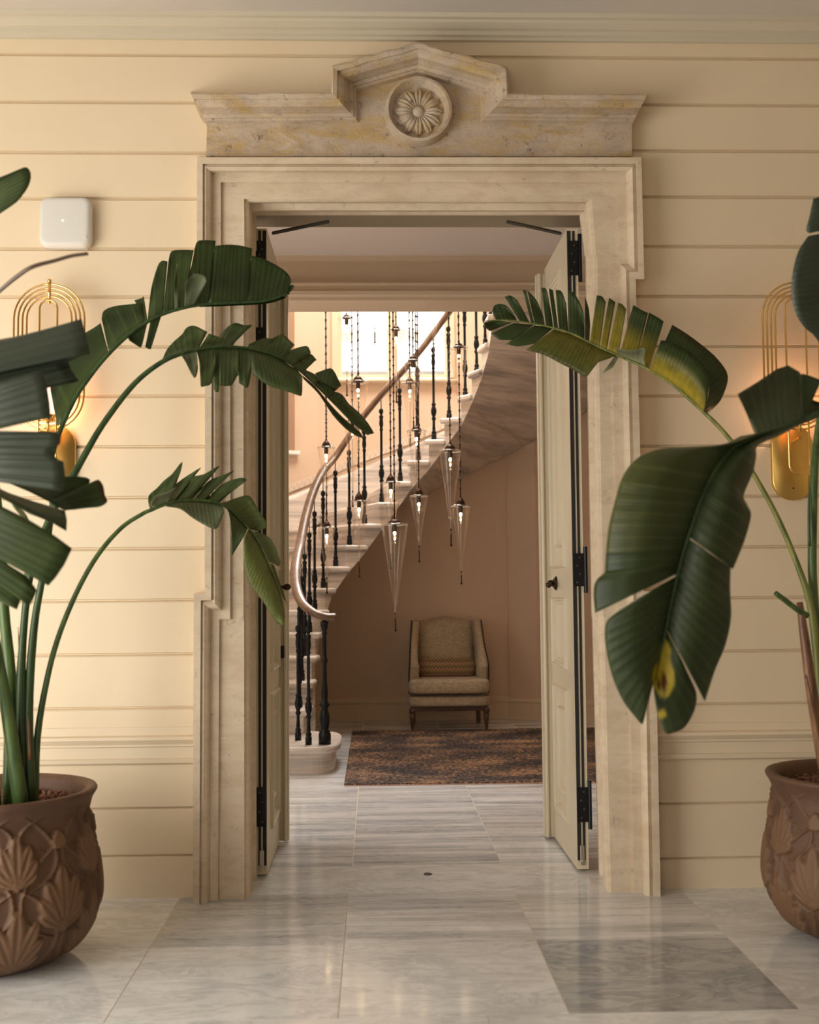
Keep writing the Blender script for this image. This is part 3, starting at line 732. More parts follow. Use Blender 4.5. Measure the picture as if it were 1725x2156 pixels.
# ------------------------------------------------------------------ pendants
def pendant(x, yc, yr, wpx, ytip, ytas, Y, label, cap=True):
    top = at(x, yr, Y); ppm_ = F / Y; r = wpx / 2 / ppm_; L = (ytip - yr) / ppm_; tl = (ytas - ytip) / ppm_; hc = (yr - yc) / ppm_
    z = top.z; o = thing('pendant_light', label, 'pendant light', (top.x, top.y, z), 'glass cone pendants of the stairwell chandelier')
    c = (top.x, top.y, z)
    gl = MB(); gl.lathe([(r * .30, .012), (r * .55, .012), (r * .92, .008), (r, 0.0), (r * .985, -.012), (r * .5, -L * .52), (.0045, -L), (.002, -L - .006)], c, 32, caps=False)
    obj('glass_cone', gl, 'clear_glass', o, smooth=True)
    rim = MB(); n = 32; rim.rings([[(c[0] + math.cos(a) * (r + math.cos(b) * .0022), c[1] + math.sin(a) * (r + math.cos(b) * .0022), z + math.sin(b) * .0022) for b in [2 * PI * q / 6 for q in range(6)]] for a in [2 * PI * k / n for k in range(n + 1)]], caps=False); obj('glass_rim', rim, 'rim_glass', o, smooth=True)
    cp = MB(); hc = max(hc, .05)
    cp.lathe([(.014, -.045), (.016, -.02), (.014, 0), (r * .54, .003), (r * .55, .014), (r * .46, hc * .30), (r * .48, hc * .38), (r * .35, hc * .60), (r * .17, hc * .80), (.006, hc * .9), (.01, hc * .95), (.005, hc)], c, 18); obj('cap', cp, 'dark_bronze', o, smooth=True)
    bl = MB(); bl.ball((c[0], c[1], z - .06), .0105, 12, 1.3); bl.ball((c[0], c[1], z - .10), .006, 10, 1.2); obj('bulb', bl, 'bulb_glow', o, smooth=True)
    rod = MB(); rod.tube([(c[0], c[1], z - .085), (c[0], c[1], z - L)], .0022, 6); obj('inner_rod', rod, 'rim_glass', o, smooth=True)
    ts = MB(); zt0 = z - L; ts.lathe([(.001, 0), (.006, -.004), (.006, -.012), (.002, -.016), (.002, -tl * .3), (.0055, -tl * .34), (.0055, -tl * .9), (.009, -tl * .93), (.009, -tl), (.001, -tl - .004)], (c[0], c[1], zt0), 10); obj('tassel', ts, 'dark_bronze', o, smooth=True)
    cd = MB(); zz = z + hc; ztop_ = 5.6; k = 0; pr = []
    while zz < ztop_: pr += [(.0045, zz), (.0045, zz + .05), (.0080, zz + .052), (.0080, zz + .062), (.0045, zz + .064)]; zz += .064
    cd.lathe(pr, (c[0], c[1], 0), 7); obj('cord', cd, 'dark_bronze', o, smooth=True)
m = Mat('rim_glass'); m.set(Base_Color=(.75, .70, .62, 1), Roughness=.08, Transmission_Weight=.6, IOR=1.45, Specular_IOR_Level=1.0); M['rim_glass'] = m.m
PL = [
 (730, 659, 672, 34, 802, 837, 8.9, 'glass cone pendant, highest on the left side, in front of the window edge'),
 (754, 788, 805, 44, 953, 985, 8.3, 'glass cone pendant with wide rim hanging just below the window sill on the left'),
 (742, 874, 888, 36, 1034, 1069, 8.7, 'glass cone pendant half hidden behind the drooping leaf tip'),
 (756, 1034, 1056, 37, 1183, 1215, 8.5, 'glass cone pendant hanging low in front of the marble steps, right of the handrail curve'),
 (687, 924, 943, 37, 1037, 1085, 8.4, 'leftmost glass cone pendant, upper of the two, in front of the handrail'),
 (688, 1094, 1112, 36, 1215, 1249, 8.6, 'leftmost glass cone pendant, lower of the two, just above the handrail end'),
 (789, 620, 635, 22, 691, 724, 9.1, 'small glass cone pendant cut by the beam at the top of the window'),
 (834, 682, 697, 35, 815, 851, 8.8, 'glass cone pendant in front of the centre of the window'),
 (870, 745, 761, 39, 880, 905, 8.25, 'glass cone pendant with dark cap over the diagonal handrail below the window'),
 (863, 792, 808, 37, 916, 941, 8.8, 'glass cone pendant directly beneath another at the window corner'),
 (877, 896, 908, 41, 1030, 1060, 8.5, 'glass cone pendant in the middle of the cluster in front of the step ends'),
 (882, 1024, 1045, 38, 1148, 1184, 8.4, 'glass cone pendant hanging against the brown wall in the middle of the cluster'),
 (823, 997, 1017, 40, 1165, 1198, 8.2, 'glass cone pendant partly overlapping the largest cone behind its tip'),
 (831, 1092, 1105, 56, 1289, 1328, 8.0, 'largest and lowest glass cone pendant ending above the armchair'),
 (948, 931, 950, 47, 1114, 1151, 8.0, 'large glass cone pendant at the right in front of the stair underside'),
 (970, 1044, 1066, 40, 1202, 1230, 8.3, 'glass cone pendant lowest at the right side of the cluster'),
 (966, 719, 733, 40, 866, 903, 8.4, 'uppermost glass cone pendant at the right with lit bulb'),
 (913, 615, 628, 34, 724, 750, 8.6, 'clear glass cone pendant crossing the right edge of the window')]
for a in PL: pendant(*a)
# ------------------------------------------------------------------ rug, chair, cushion
rg_ = thing('area_rug', 'dark mottled black and copper area rug on the marble floor', 'rug', (.9, 8.3, 0))
xa = atz(727, 1655, 0); xb = atz(740, 1541, 0); x0 = (xa.x + xb.x) / 2; y0r, y1r = xa.y, xb.y
obj('pile', MB().box((x0, y0r, 0.001), (x0 + 2.3, y1r, .012)), 'rug_pile', rg_, bevel=.004)
mb = MB(); n = 460
for k in range(n):
    x = x0 + 2.3 * k / n; l = random.uniform(.012, .028); mb.tube([(x, y0r, .006), (x + random.uniform(-.006, .006), y0r - l, .003)], .0016, 4)
tag(obj('fringe', mb, 'rug_fringe', rg_), kind='stuff')
# armchair
cyF = 9.80; cl = at(860, 1500, cyF).x; crr = at(1034, 1500, cyF).x; cx = (cl + crr) / 2; cw = (crr - cl) / 2
ch = thing('armchair', 'beige linen wing armchair with dark piping and turned dark legs, beside the curved wall', 'armchair', (cx, cyF + .35, 0))
def rbox(mb, a, b, r, n=4, pw=None):
    """box with rounded vertical profile: superellipsoid-like cushion"""
    cx_, cy_, cz_ = [(p + q) / 2 for p, q in zip(a, b)]; hx, hy, hz_ = [(q - p) / 2 for p, q in zip(a, b)]
    U, V = 40, 20; e = .28; rings_ = []
    sg = lambda v, p: math.copysign(abs(v) ** p, v)
    for i in range(V + 1):
        ph = -PI / 2 + PI * i / V; ring = []
        for j in range(U):
            th = 2 * PI * j / U
            ring.append((cx_ + hx * sg(math.cos(ph), e) * sg(math.cos(th), e), cy_ + hy * sg(math.cos(ph), e) * sg(math.sin(th), e), cz_ + hz_ * sg(math.sin(ph), e)))
        rings_.append(ring)
    mb.rings(rings_); return mb
obj('seat_cushion', rbox(MB(), (cx - cw, cyF - .02, .305), (cx + cw, cyF + .56, .435), .04), 'linen', ch, smooth=True)
obj('seat_frame', rbox(MB(), (cx - cw, cyF - .01, .195), (cx + cw, cyF + .60, .30), .04), 'linen', ch, smooth=True)
mb = MB(); e = .006
mb.tube([(cx - cw + .02, cyF - .014, .300), (cx + cw - .02, cyF - .014, .300)], e, 8); mb.tube([(cx - cw + .02, cyF - .012, .205), (cx + cw - .02, cyF - .012, .205)], e, 8); obj('seat_piping', mb, 'piping', ch)
obj('apron', MB().box((cx - cw + .03, cyF + .005, .165), (cx + cw - .03, cyF + .04, .205)), 'leg_wood', ch, bevel=.006)
# backrest with camel top
def backrest():
    mb = MB(); n = 16; m_ = 14; fr = []; bk = []
    for i in range(m_ + 1):
        t = i / m_; rowf = []; rowb = []
        for j in range(n + 1):
            u = j / n * 2 - 1; wx = (cw - .085) * (.93 + .05 * t)
            top = .915 + .042 * max(0, math.cos(u * PI * .62)) ** 1.2
            z = .40 + (top - .40) * t; x = cx + u * wx; edge = (1 - u ** 6) * (1 - (2 * t - 1) ** 8)
            yb2 = cyF + .44 + .13 * t
            rowf.append((x, yb2 - .075 * max(0, edge) ** .5, z)); rowb.append((x, yb2 + .05, z))
        fr.append(rowf); bk.append(rowb)
    mb.rings([f_ + b_[::-1] for f_, b_ in zip(fr, bk)]); return mb
obj('backrest', backrest(), 'linen', ch, smooth=True)
for s_ in (-1, 1):
    # wing running from the top of the back down to a short scooped arm
    mb = MB(); prof_ = [(.43, .30, .14), (.46, .06, .13), (.54, .02, .12), (.60, .05, .115), (.68, .16, .105), (.78, .25, .10), (.88, .28, .095), (.925, .33, .09)]
    rr_ = []
    for z, yf, th in prof_:
        xo = cx + s_ * (cw - .01 - .035 * max(0, (z - .5)) / .42); xi = xo - s_ * (.085 if z < .6 else .07)
        y0_, y1_ = cyF + yf, cyF + .56 + .10 * (z - .43); ym = (y0_ + .03)
        rr_.append([(xo, y1_, z), (xo, y0_ + .02, z), (xo - s_ * .02, y0_, z), (xi + s_ * .02, y0_ + .01, z), (xi, y0_ + .04, z), (xi, y1_, z)])
    rr_[0] = [(p[0], p[1], .31) for p in rr_[1]]
    o = obj('wing', mb.rings(rr_), 'linen', ch, bevel=.012, bseg=3); sharp(o, 50)
    pts = [Vector((r_[1][0] + s_ * .001, r_[2][1] + .004, r_[1][2])) for r_ in rr_]; pts[0].z = .31
    o2 = obj('wing_piping', MB().tube(catmull(pts, 4), .006, 8), 'piping', o)
lp = [(.012, 0), (.016, .006), (.011, .022), (.018, .05), (.022, .10), (.025, .135), (.019, .142), (.027, .15), (.027, .185)]
for sx in (-1, 1):
    obj('leg', MB().lathe(lp, (cx + sx * (cw - .035), cyF + .03, 0), 16), 'leg_wood', ch, smooth=True)
    obj('leg', MB().prism([(cx + sx * (cw - .06) - .02, cyF + .53), (cx + sx * (cw - .06) + .02, cyF + .53), (cx + sx * (cw - .06) + .02, cyF + .57), (cx + sx * (cw - .06) - .02, cyF + .57)], 0, .2), 'leg_wood', ch, bevel=.004)
def pillow():
    mb = MB(); U, V = 28, 12; a0 = at(879, 1432, cyF + .33); a1 = at(1002, 1395, cyF + .33); hx = (a1.x - a0.x) / 2; hz_ = .08; rings_ = []
    px_ = (a0.x + a1.x) / 2
    for i in range(U + 1):
        u = i / U * 2 - 1; sc_ = (1 - abs(u) ** 8) ** .5; sc_ = max(.03, sc_) * (1 + .06 * u * u)
        rings_.append([(px_ + hx * u, cyF + .31 + .055 * sc_ * (1 - abs(u) ** 3 * .4) * math.cos(2 * PI * j / 20), .515 + hz_ * (1 + .0) * sc_ * math.copysign(abs(math.sin(2 * PI * j / 20)) ** .8, math.sin(2 * PI * j / 20))) for j in range(20)])
    mb.rings(rings_); return mb, (px_, cyF + .31, .435)
pm, po = pillow()
tag(obj('lumbar_cushion', pm, 'zigzag_weave', smooth=True, origin=po), 'small oblong cushion with multicoloured zigzag weave on the armchair seat', 'cushion')
# ------------------------------------------------------------------ wifi box
a = at(82, 412, WY - .06); b = at(190, 521, WY - .06)
wf = thing('wireless_router', 'white rounded square plastic wireless router mounted on the cream wall', 'router', ((a.x + b.x) / 2, WY, (a.z + b.z) / 2))
def rsq(cx_, cz_, h, r, Y, n=8):
    out = []
    for q, (sx, sz) in enumerate(((1, 1), (-1, 1), (-1, -1), (1, -1))):
        for k in range(n + 1):
            t = PI / 2 * (q + k / n); out.append((cx_ + sx * (h - r) + r * math.cos(t), Y, cz_ + sz * (h - r) + r * math.sin(t)))
    return out
cxw, czw, hh = (a.x + b.x) / 2, (a.z + b.z) / 2, (b.x - a.x) / 2
mb = MB(); mb.rings([rsq(cxw, czw, hh * .90, .03, WY), rsq(cxw, czw, hh * .95, .034, WY - .012), rsq(cxw, czw, hh, .036, WY - .022), rsq(cxw, czw, hh, .036, WY - .045), rsq(cxw, czw, hh - .004, .034, WY - .056), rsq(cxw, czw, hh - .014, .028, WY - .062), rsq(cxw, czw, hh - .02, .024, WY - .063)])
o = obj('housing', mb, 'white_plastic', wf); sharp(o, 50)
mb = MB()
for k in range(34):
    x = cxw - hh * .8 + 1.6 * hh * k / 33; mb.box((x - .0015, WY - .04, czw - hh - .002), (x + .0015, WY - .02, czw - hh + .002))
obj('vent_ribs', mb, 'white_plastic', wf)
ld = at(132, 464, WY - .064); obj('status_led', MB().lathe([(.0035, 0), (.003, -.0015), (.0005, -.002)], tuple(ld), 12, 'Y'), 'led_green', wf)
bt = at(179, 499, WY - .0635); obj('button', MB().lathe([(.007, .002), (.0065, -.001), (.0005, -.0015)], tuple(bt), 16, 'Y'), 'white_plastic', wf)
# ------------------------------------------------------------------ sconces
def sconce(cxp, topy, boty, label, iw, ix):
    Y = WY - .11; T = at(cxp, topy, Y); B = at(cxp, boty, Y); ppm_ = F / Y; X = (T.x + B.x) / 2
    s = thing('wall_sconce', label, 'wall lamp', (X, WY, (T.z + B.z) / 2), 'pair of gold looped wall sconces')
    def loop(hw, zt_, zb2, Yc, r, nm, rb=None):
        rb = hw if rb is None else rb; pts = []
        for k in range(17): t = PI * k / 16; pts.append((X + hw * math.cos(t), Yc, zt_ - hw + hw * math.sin(t)))
        for k in range(17): t = PI + PI * k / 16; pts.append((X + hw * math.cos(t), Yc, zb2 + rb + rb * math.sin(t)))
        pts.append(pts[0]); pts = [Vector(p) for p in pts]
        mb = MB(); n = len(pts) - 1; seg = 8; rings_ = []
        for k in range(n + 1):
            p = pts[k % n]; t_ = (pts[(k + 1) % n] - pts[(k - 1) % n]).normalized(); a_ = Vector((0, 1, 0)); b_ = t_.cross(a_)
            rings_.append([p + a_ * (r * math.cos(2 * PI * j / seg)) + b_ * (r * math.sin(2 * PI * j / seg)) for j in range(seg)])
        mb.rings(rings_, caps=False); return obj(nm, mb, 'gold', s, smooth=True)
    for k in range(4):
        d = k * 9.0 / ppm_; loop(74 / ppm_ - d, T.z - d, B.z + d, Y, .0042, 'loop')
    sx = (iw / 2) / ppm_; X0 = X; X = X0 + ix / ppm_
    loop(sx, T.z - 36 / ppm_, at(cxp, boty + 96, Y).z, Y - .012, .0042, 'inner_loop')
    X = X0
    mb = MB(); mb.tube([(X, Y - .004, T.z + 4 / ppm_), (X, Y - .004, T.z - 36 / ppm_)], .0062, 12); mb.ball((X, Y - .004, T.z + 6 / ppm_), .0095); mb.ball((X, Y - .004, T.z - 40 / ppm_), .0085)
    obj('clasp', mb, 'gold', s, smooth=True)
    mb = MB(); mb.tube([(X, Y - .004, B.z - 4 / ppm_), (X, Y - .004, B.z + 30 / ppm_)], .0062, 12); obj('clasp', mb, 'gold', s, smooth=True)
    # back plate
    hw = 45 / ppm_; zt2 = at(cxp, boty - 10, WY).z; zb2 = at(cxp, boty + 150, WY).z; rings_ = []
    for dd, yy_ in ((0, WY), (0, WY - .018), (.003, WY - .021)):
        rr2 = []; h = hw - dd
        for k in range(17): t = PI * k / 16; rr2.append((X + h * math.cos(t), yy_, zt2 - hw + h * math.sin(t)))
        for k in range(17): t = PI + PI * k / 16; rr2.append((X + h * math.cos(t), yy_, zb2 + hw + h * math.sin(t)))
        rings_.append(rr2)
    o = obj('backplate', MB().rings(rings_), 'gold_satin', s); sharp(o, 50)
    obj('screw', MB().lathe([(.004, 0), (.003, -.002), (.0005, -.0025)], (X, WY - .021, zb2 + .05), 10, 'Y'), 'dark_bronze', s)
    zarm = at(cxp, boty + 30, WY).z; obj('arm', MB().tube([(X, WY - .02, zarm), (X, Y, zarm + .01)], .007, 10), 'gold', s)
    gz = at(cxp, boty - 62, Y).z; obj('globe', MB().ball((X, Y + .012, gz), .058, 24), 'globe_glow', s, smooth=True)
    l_ = bpy.data.lights.new('sconce_lamp', 'POINT'); l_.energy = 2.6; l_.color = (1, .52, .26); l_.shadow_soft_size = .012; lo = bpy.data.objects.new('sconce_lamp', l_); C.objects.link(lo); lo.location = (X, Y + .012 + .068, gz - .01)
    obj('lamp_holder', MB().lathe([(.018, -.03), (.03, -.012), (.034, 0)], (X, Y + .012, gz - .055), 20), 'gold', s, smooth=True)
sconce(103, 598, 906, 'gold looped wall sconce on the brighter wall at the left, behind dark leaves', 37, 0)
sconce(1680, 595, 904, 'gold looped wall sconce at the right with its backplate and lower loop showing', 44, -5)
# ------------------------------------------------------------------ plants
def ribY(rib, x, y):
    best = None
    for (x0, y0, Y0), (x1, y1, Y1) in zip(rib[:-1], rib[1:]):
        dx, dy = x1 - x0, y1 - y0; L = dx * dx + dy * dy or 1e-9
        t = max(0, min(1, ((x - x0) * dx + (y - y0) * dy) / L)); d = math.hypot(x - x0 - t * dx, y - y0 - t * dy)
        if best is None or d < best[0]: best = (d, Y0 + (Y1 - Y0) * t)
    return best[1]
def leaf(parent, rib, segs, mat, sub=3, cross=7, spots=(), sign=1, label=None):
    """rib: (px,py,depth); segs: dict(p=[(rx,ry,ex,ey)...], d=edge depth offset, y=(tint at rib, tint at edge), b=bulge)"""
    mb = MB(); uv = []; col = []
    for s in segs:
        pr = s['p']; d = s.get('d', .05); yt = s.get('y', (0, 0)); bulge = s.get('b', .02); pale = s.get('w', 0)
        vec = [Vector((a[0], a[1], 0)) for a in pr]; vee = [Vector((a[2], a[3], 0)) for a in pr]
        if len(pr) > 2 and not s.get('sharp'):
            A = catmull(vec, sub); B = catmull(vee, sub)
        else:
            A = []; B = []
            for i in range(len(pr) - 1):
                for k in range(sub): A.append(vec[i].lerp(vec[i + 1], k / sub)); B.append(vee[i].lerp(vee[i + 1], k / sub))
            A.append(vec[-1]); B.append(vee[-1])
        i0 = len(mb.v); n = len(A)
        for a, b in zip(A, B):
            Yr = ribY(rib, a.x, a.y); u = (a.x * .8 + a.y * .6) / 500.0
            for k in range(cross + 1):
                t = k / cross; x = a.x + (b.x - a.x) * t; y = a.y + (b.y - a.y) * t
                Yv = Yr + d * t + bulge * math.sin(PI * t) + s.get('c', 0) * t * t
                mb.v.append(tuple(at(x, y, Yv))); uv.append((u, t)); br = 0; yl = yt[0] + (yt[1] - yt[0]) * t
                for (sx, sy, rx, ry, kind) in spots:
                    q = ((x - sx) / rx) ** 2 + ((y - sy) / ry) ** 2
                    if kind == 'y': yl = max(yl, min(1, max(0, (1.25 - q) * 3)))
                    elif q < 1: br = max(br, min(1, (1 - q) * 2))
                if t > .97 and s.get('edge', 0): br = s['edge']
                col.append((max(0, yl), br, pale, 1))
        w = cross + 1
        for i in range(n - 1):
            for k in range(cross): a0 = i0 + i * w + k; mb.f.append((a0, a0 + 1, a0 + 1 + w, a0 + w))
    mb.uv = uv; mb.col = {'tint': col}
    o = obj('leaf', mb, mat, parent, smooth=True, fix=False)
    md = o.modifiers.new('thickness', 'SOLIDIFY'); md.thickness = .0012
    if label: o['label'] = label
    return o
def stalk(parent, pts, rads, mat, name='stem', seg=10, label=None, n=5):
    P = catmull([at(*p) for p in pts], n); rr_ = []
    m_ = len(pts) - 1
    for k in range(len(P)):
        t = k / (len(P) - 1) * m_; i = min(int(t), m_ - 1); rr_.append(rads[i] + (rads[i + 1] - rads[i]) * (t - i))
    o = obj(name, MB().tube(P, rr_, seg), mat, parent, smooth=True)
    if label: o['label'] = label
    return o
S = lambda p, **k: dict(p=p, **k)
# pot with carved leaves
def pot_mesh(seed=0):
    U, V = 384, 150; hgt = .56
    prof = [(.20, 0), (.235, .018), (.288, .06), (.325, .12), (.345, .19), (.346, .25), (.336, .33), (.323, .40), (.314, .46), (.315, .50), (.325, .53), (.338, .552), (.340, .56)]
    pz = np.array([p[1] for p in prof]); prr = np.array([p[0] for p in prof])
    z = np.linspace(0, hgt, V + 1); 
    pc = catmull([Vector((r_, z_, 0)) for r_, z_ in prof], 8); r = np.interp(z, [p.y for p in pc], [p.x for p in pc])
    th = np.linspace(0, 2 * PI, U, endpoint=False); TH, Z = np.meshgrid(th, z); h = np.zeros_like(TH)
    def motif(h, nrep, off, zb, zh, sc_=1.0):
        a = ((TH * nrep / (2 * PI) + off) % 1.0) - .5; wx = 2 * PI * .32 / nrep; X_ = a * wx; Y_ = Z - zb
        mot = np.zeros_like(h)
        # ogee border ridge
        t = np.clip(Y_ / zh, 0, 1); bw = wx * .46 * np.sin(PI * np.clip(t, .0, 1) ** .8) ** .7; dist = np.abs(np.abs(X_) - bw)
        mot = np.maximum(mot, .75 * np.exp(-(dist / .0045) ** 2) * ((Y_ > 0) & (Y_ < zh)))
        # fronds
        fr = [(0, .95, .017), (.38, .80, .015), (-.38, .80, .015), (.72, .62, .014), (-.72, .62, .014), (1.05, .45, .012), (-1.05, .45, .012)]
        for ang, ln, wd in fr:
            L = ln * zh * .80 * sc_; ca, sa = math.cos(ang * .8), math.sin(ang * .8)
            y0 = zh * .06 + abs(ang) * .0
            u = X_ * sa + (Y_ - y0) * ca; v = X_ * ca - (Y_ - y0) * sa; v = v - .25 * ang * (u - L * .5) * .25
            tt = np.clip(u / L, 0, 1); w = 1.3 * wd * (.30 + 1.1 * np.sin(PI * np.clip(tt, 0, 1) ** 1.6) ) * sc_
            lens = np.clip(1 - (v / w) ** 2, 0, 1) ** .5 * ((u > 0) & (u < L)) * np.clip((L - u) / (.1 * L), 0, 1) ** .5
            lens = lens * (1 - .38 * np.exp(-(v / (w * .22)) ** 2))
            mot = np.maximum(mot, lens)
        return np.maximum(h, mot)
    n = 7
    h = motif(h, n, 0, .0, .30); h = motif(h, n, .5, .13, .29, .98); h = motif(h, n, 0, .285, .24, .92); h = motif(h, n, .5, .40, .13, .6)
    fade = np.clip((Z - .01) / .03, 0, 1) * np.clip((.525 - Z) / .04, 0, 1); h = h * fade
    Rr = r[:, None] + .019 * h
    mb = MB(); X3 = Rr * np.cos(TH); Y3 = Rr * np.sin(TH)
    rings_ = [[(float(X3[i, j]), float(Y3[i, j]), float(z[i])) for j in range(U)] for i in range(V + 1)]
    rel = [float(v) for v in h.flatten()]
    # rim and inside wall
    for rr2, zz2 in ((.336, .566), (.322, .568), (.306, .562), (.298, .545), (.292, .50), (.290, .46)):
        rings_.append([(rr2 * math.cos(t), rr2 * math.sin(t), zz2) for t in th]); rel += [0.0] * U
    mb.rings(rings_, caps=True); mb.col = {'relief': [(v, v, v, 1) for v in rel]}
    return mb
potmb = pot_mesh()
def pot(parent, c, rot):
    mb = MB(); ca, sa = math.cos(rot), math.sin(rot)
    mb.v = [(c[0] + x * ca - y * sa, c[1] + x * sa + y * ca, z) for x, y, z in potmb.v]; mb.f = potmb.f; mb.col = potmb.col
    obj('pot', mb, 'terracotta', parent, smooth=True)
    pb_ = MB(); 
    pb_.lathe([(.29, .46), (.29, .50), (.15, .515), (.001, .52)], (c[0], c[1], 0), 32)
    for k in range(1100):
        r_ = .285 * math.sqrt(random.random()); t = random.uniform(0, 2 * PI); s_ = random.uniform(.006, .012)
        x, y, z = c[0] + r_ * math.cos(t), c[1] + r_ * math.sin(t), .505 + random.uniform(-.004, .016)
        i = len(pb_.v); q = random.uniform(0, PI)
        for (dx, dy, dz) in ((1, 0, 0), (0, 1, 0), (-1, 0, 0), (0, -1, 0), (0, 0, 1), (0, 0, -1)):
            cc, ss = math.cos(q), math.sin(q); dx, dy = dx * cc - dy * ss, dx * ss + dy * cc; kx = random.uniform(.8, 1.2)
            pb_.v.append((x + dx * s_ * kx, y + dy * s_ * kx, z + dz * s_ * .9))
        pb_.f += [(i, i + 1, i + 4), (i + 1, i + 2, i + 4), (i + 2, i + 3, i + 4), (i + 3, i, i + 4), (i + 1, i, i + 5), (i + 2, i + 1, i + 5), (i + 3, i + 2, i + 5), (i, i + 3, i + 5)]
    tag(obj('clay_pebbles', pb_, 'clay_pebble', parent, smooth=True), kind='stuff')
pA = (at(-16, 1900, 3.97).x, 3.97, 0)
plA = thing('potted_plant', 'tall bird-of-paradise plant with torn dark leaves in carved terracotta pot at the left', 'potted plant', pA, 'pair of potted bird-of-paradise plants')
pot(plA, pA, .3)
# --- left plant leaves
ribA1 = [(112, 925, 4.02), (150, 852, 4.04), (190, 790, 4.06), (228, 744, 4.08), (270, 704, 4.1), (310, 676, 4.12), (345, 659, 4.14), (390, 646, 4.16), (440, 638, 4.2), (500, 635, 4.24), (560, 631, 4.28), (610, 616, 4.3)]
A1 = [S([(122, 900, 106, 822), (150, 852, 110, 775), (175, 812, 130, 740), (200, 777, 160, 712), (222, 750, 195, 692), (229, 743, 212, 680)]),
      S([(230, 742, 214, 672), (250, 722, 218, 655), (270, 704, 240, 645), (290, 689, 270, 641), (304, 679, 300, 638)]),
      S([(305, 679, 283, 632), (308, 677, 296, 629), (311, 675, 303, 624)], d=.09),
      S([(311, 675, 316, 625), (320, 670, 320, 600), (330, 665, 332, 560), (338, 661, 342, 549), (343, 659, 353, 551)]),
      S([(343, 659, 355, 548), (355, 655, 359, 532), (368, 651, 368, 527), (380, 648, 392, 526), (386, 646, 408, 527)], d=.06),
      S([(368, 651, 366, 590), (372, 650, 374, 558), (376, 649, 372, 556)], d=-.03, w=.15),
      S([(386, 646, 388, 602), (398, 644, 403, 560), (410, 642, 413, 512), (425, 640, 430, 506), (440, 638, 454, 507)]),
      S([(388, 646, 390, 597), (396, 644, 408, 577), (404, 643, 430, 580), (410, 642, 436, 592)], d=-.04, w=.18),
      S([(438, 638, 450, 518), (470, 636, 480, 515), (500, 635, 505, 517), (521, 634, 531, 523)]),
      S([(519, 634, 527, 537), (545, 632, 555, 545), (570, 630, 585, 560), (590, 626, 605, 575), (601, 621, 613, 590), (606, 618, 611, 602)]),
      S([(598, 625, 606, 604), (606, 620, 616, 599), (610, 616, 620, 605)], d=.02),
      S([(268, 706, 272, 716), (282, 695, 284, 724), (300, 683, 296, 731), (312, 675, 300, 722)], d=-.03),
      S([(318, 671, 306, 730), (330, 666, 312, 734), (341, 661, 318, 735)], d=-.03),
      S([(420, 641, 420, 646), (500, 635, 500, 643), (560, 631, 562, 639), (605, 620, 600, 628)], d=.02)]
leaf(plA, ribA1, A1, 'leaf_dark')
stalk(plA, [(66, 1690, 3.95), (60, 1500, 3.95), (72, 1320, 3.96), (92, 1200, 3.97), (110, 1060, 3.99), (110, 960, 4.01)] + [(x, y + 2, Y) for x, y, Y in ribA1[1:]], [.018, .016, .013, .011, .010, .009] + [.0085, .008, .0075, .007, .0065, .006, .0055, .005, .0045, .0035, .002], 'stalk_dark')
ribA2 = [(345, 760, 4.1), (385, 744, 4.13), (430, 734, 4.16), (470, 730, 4.19), (510, 732, 4.22), (540, 737, 4.24), (580, 749, 4.27), (620, 772, 4.3), (655, 802, 4.32), (700, 846, 4.34), (740, 887, 4.35), (775, 916, 4.36)]
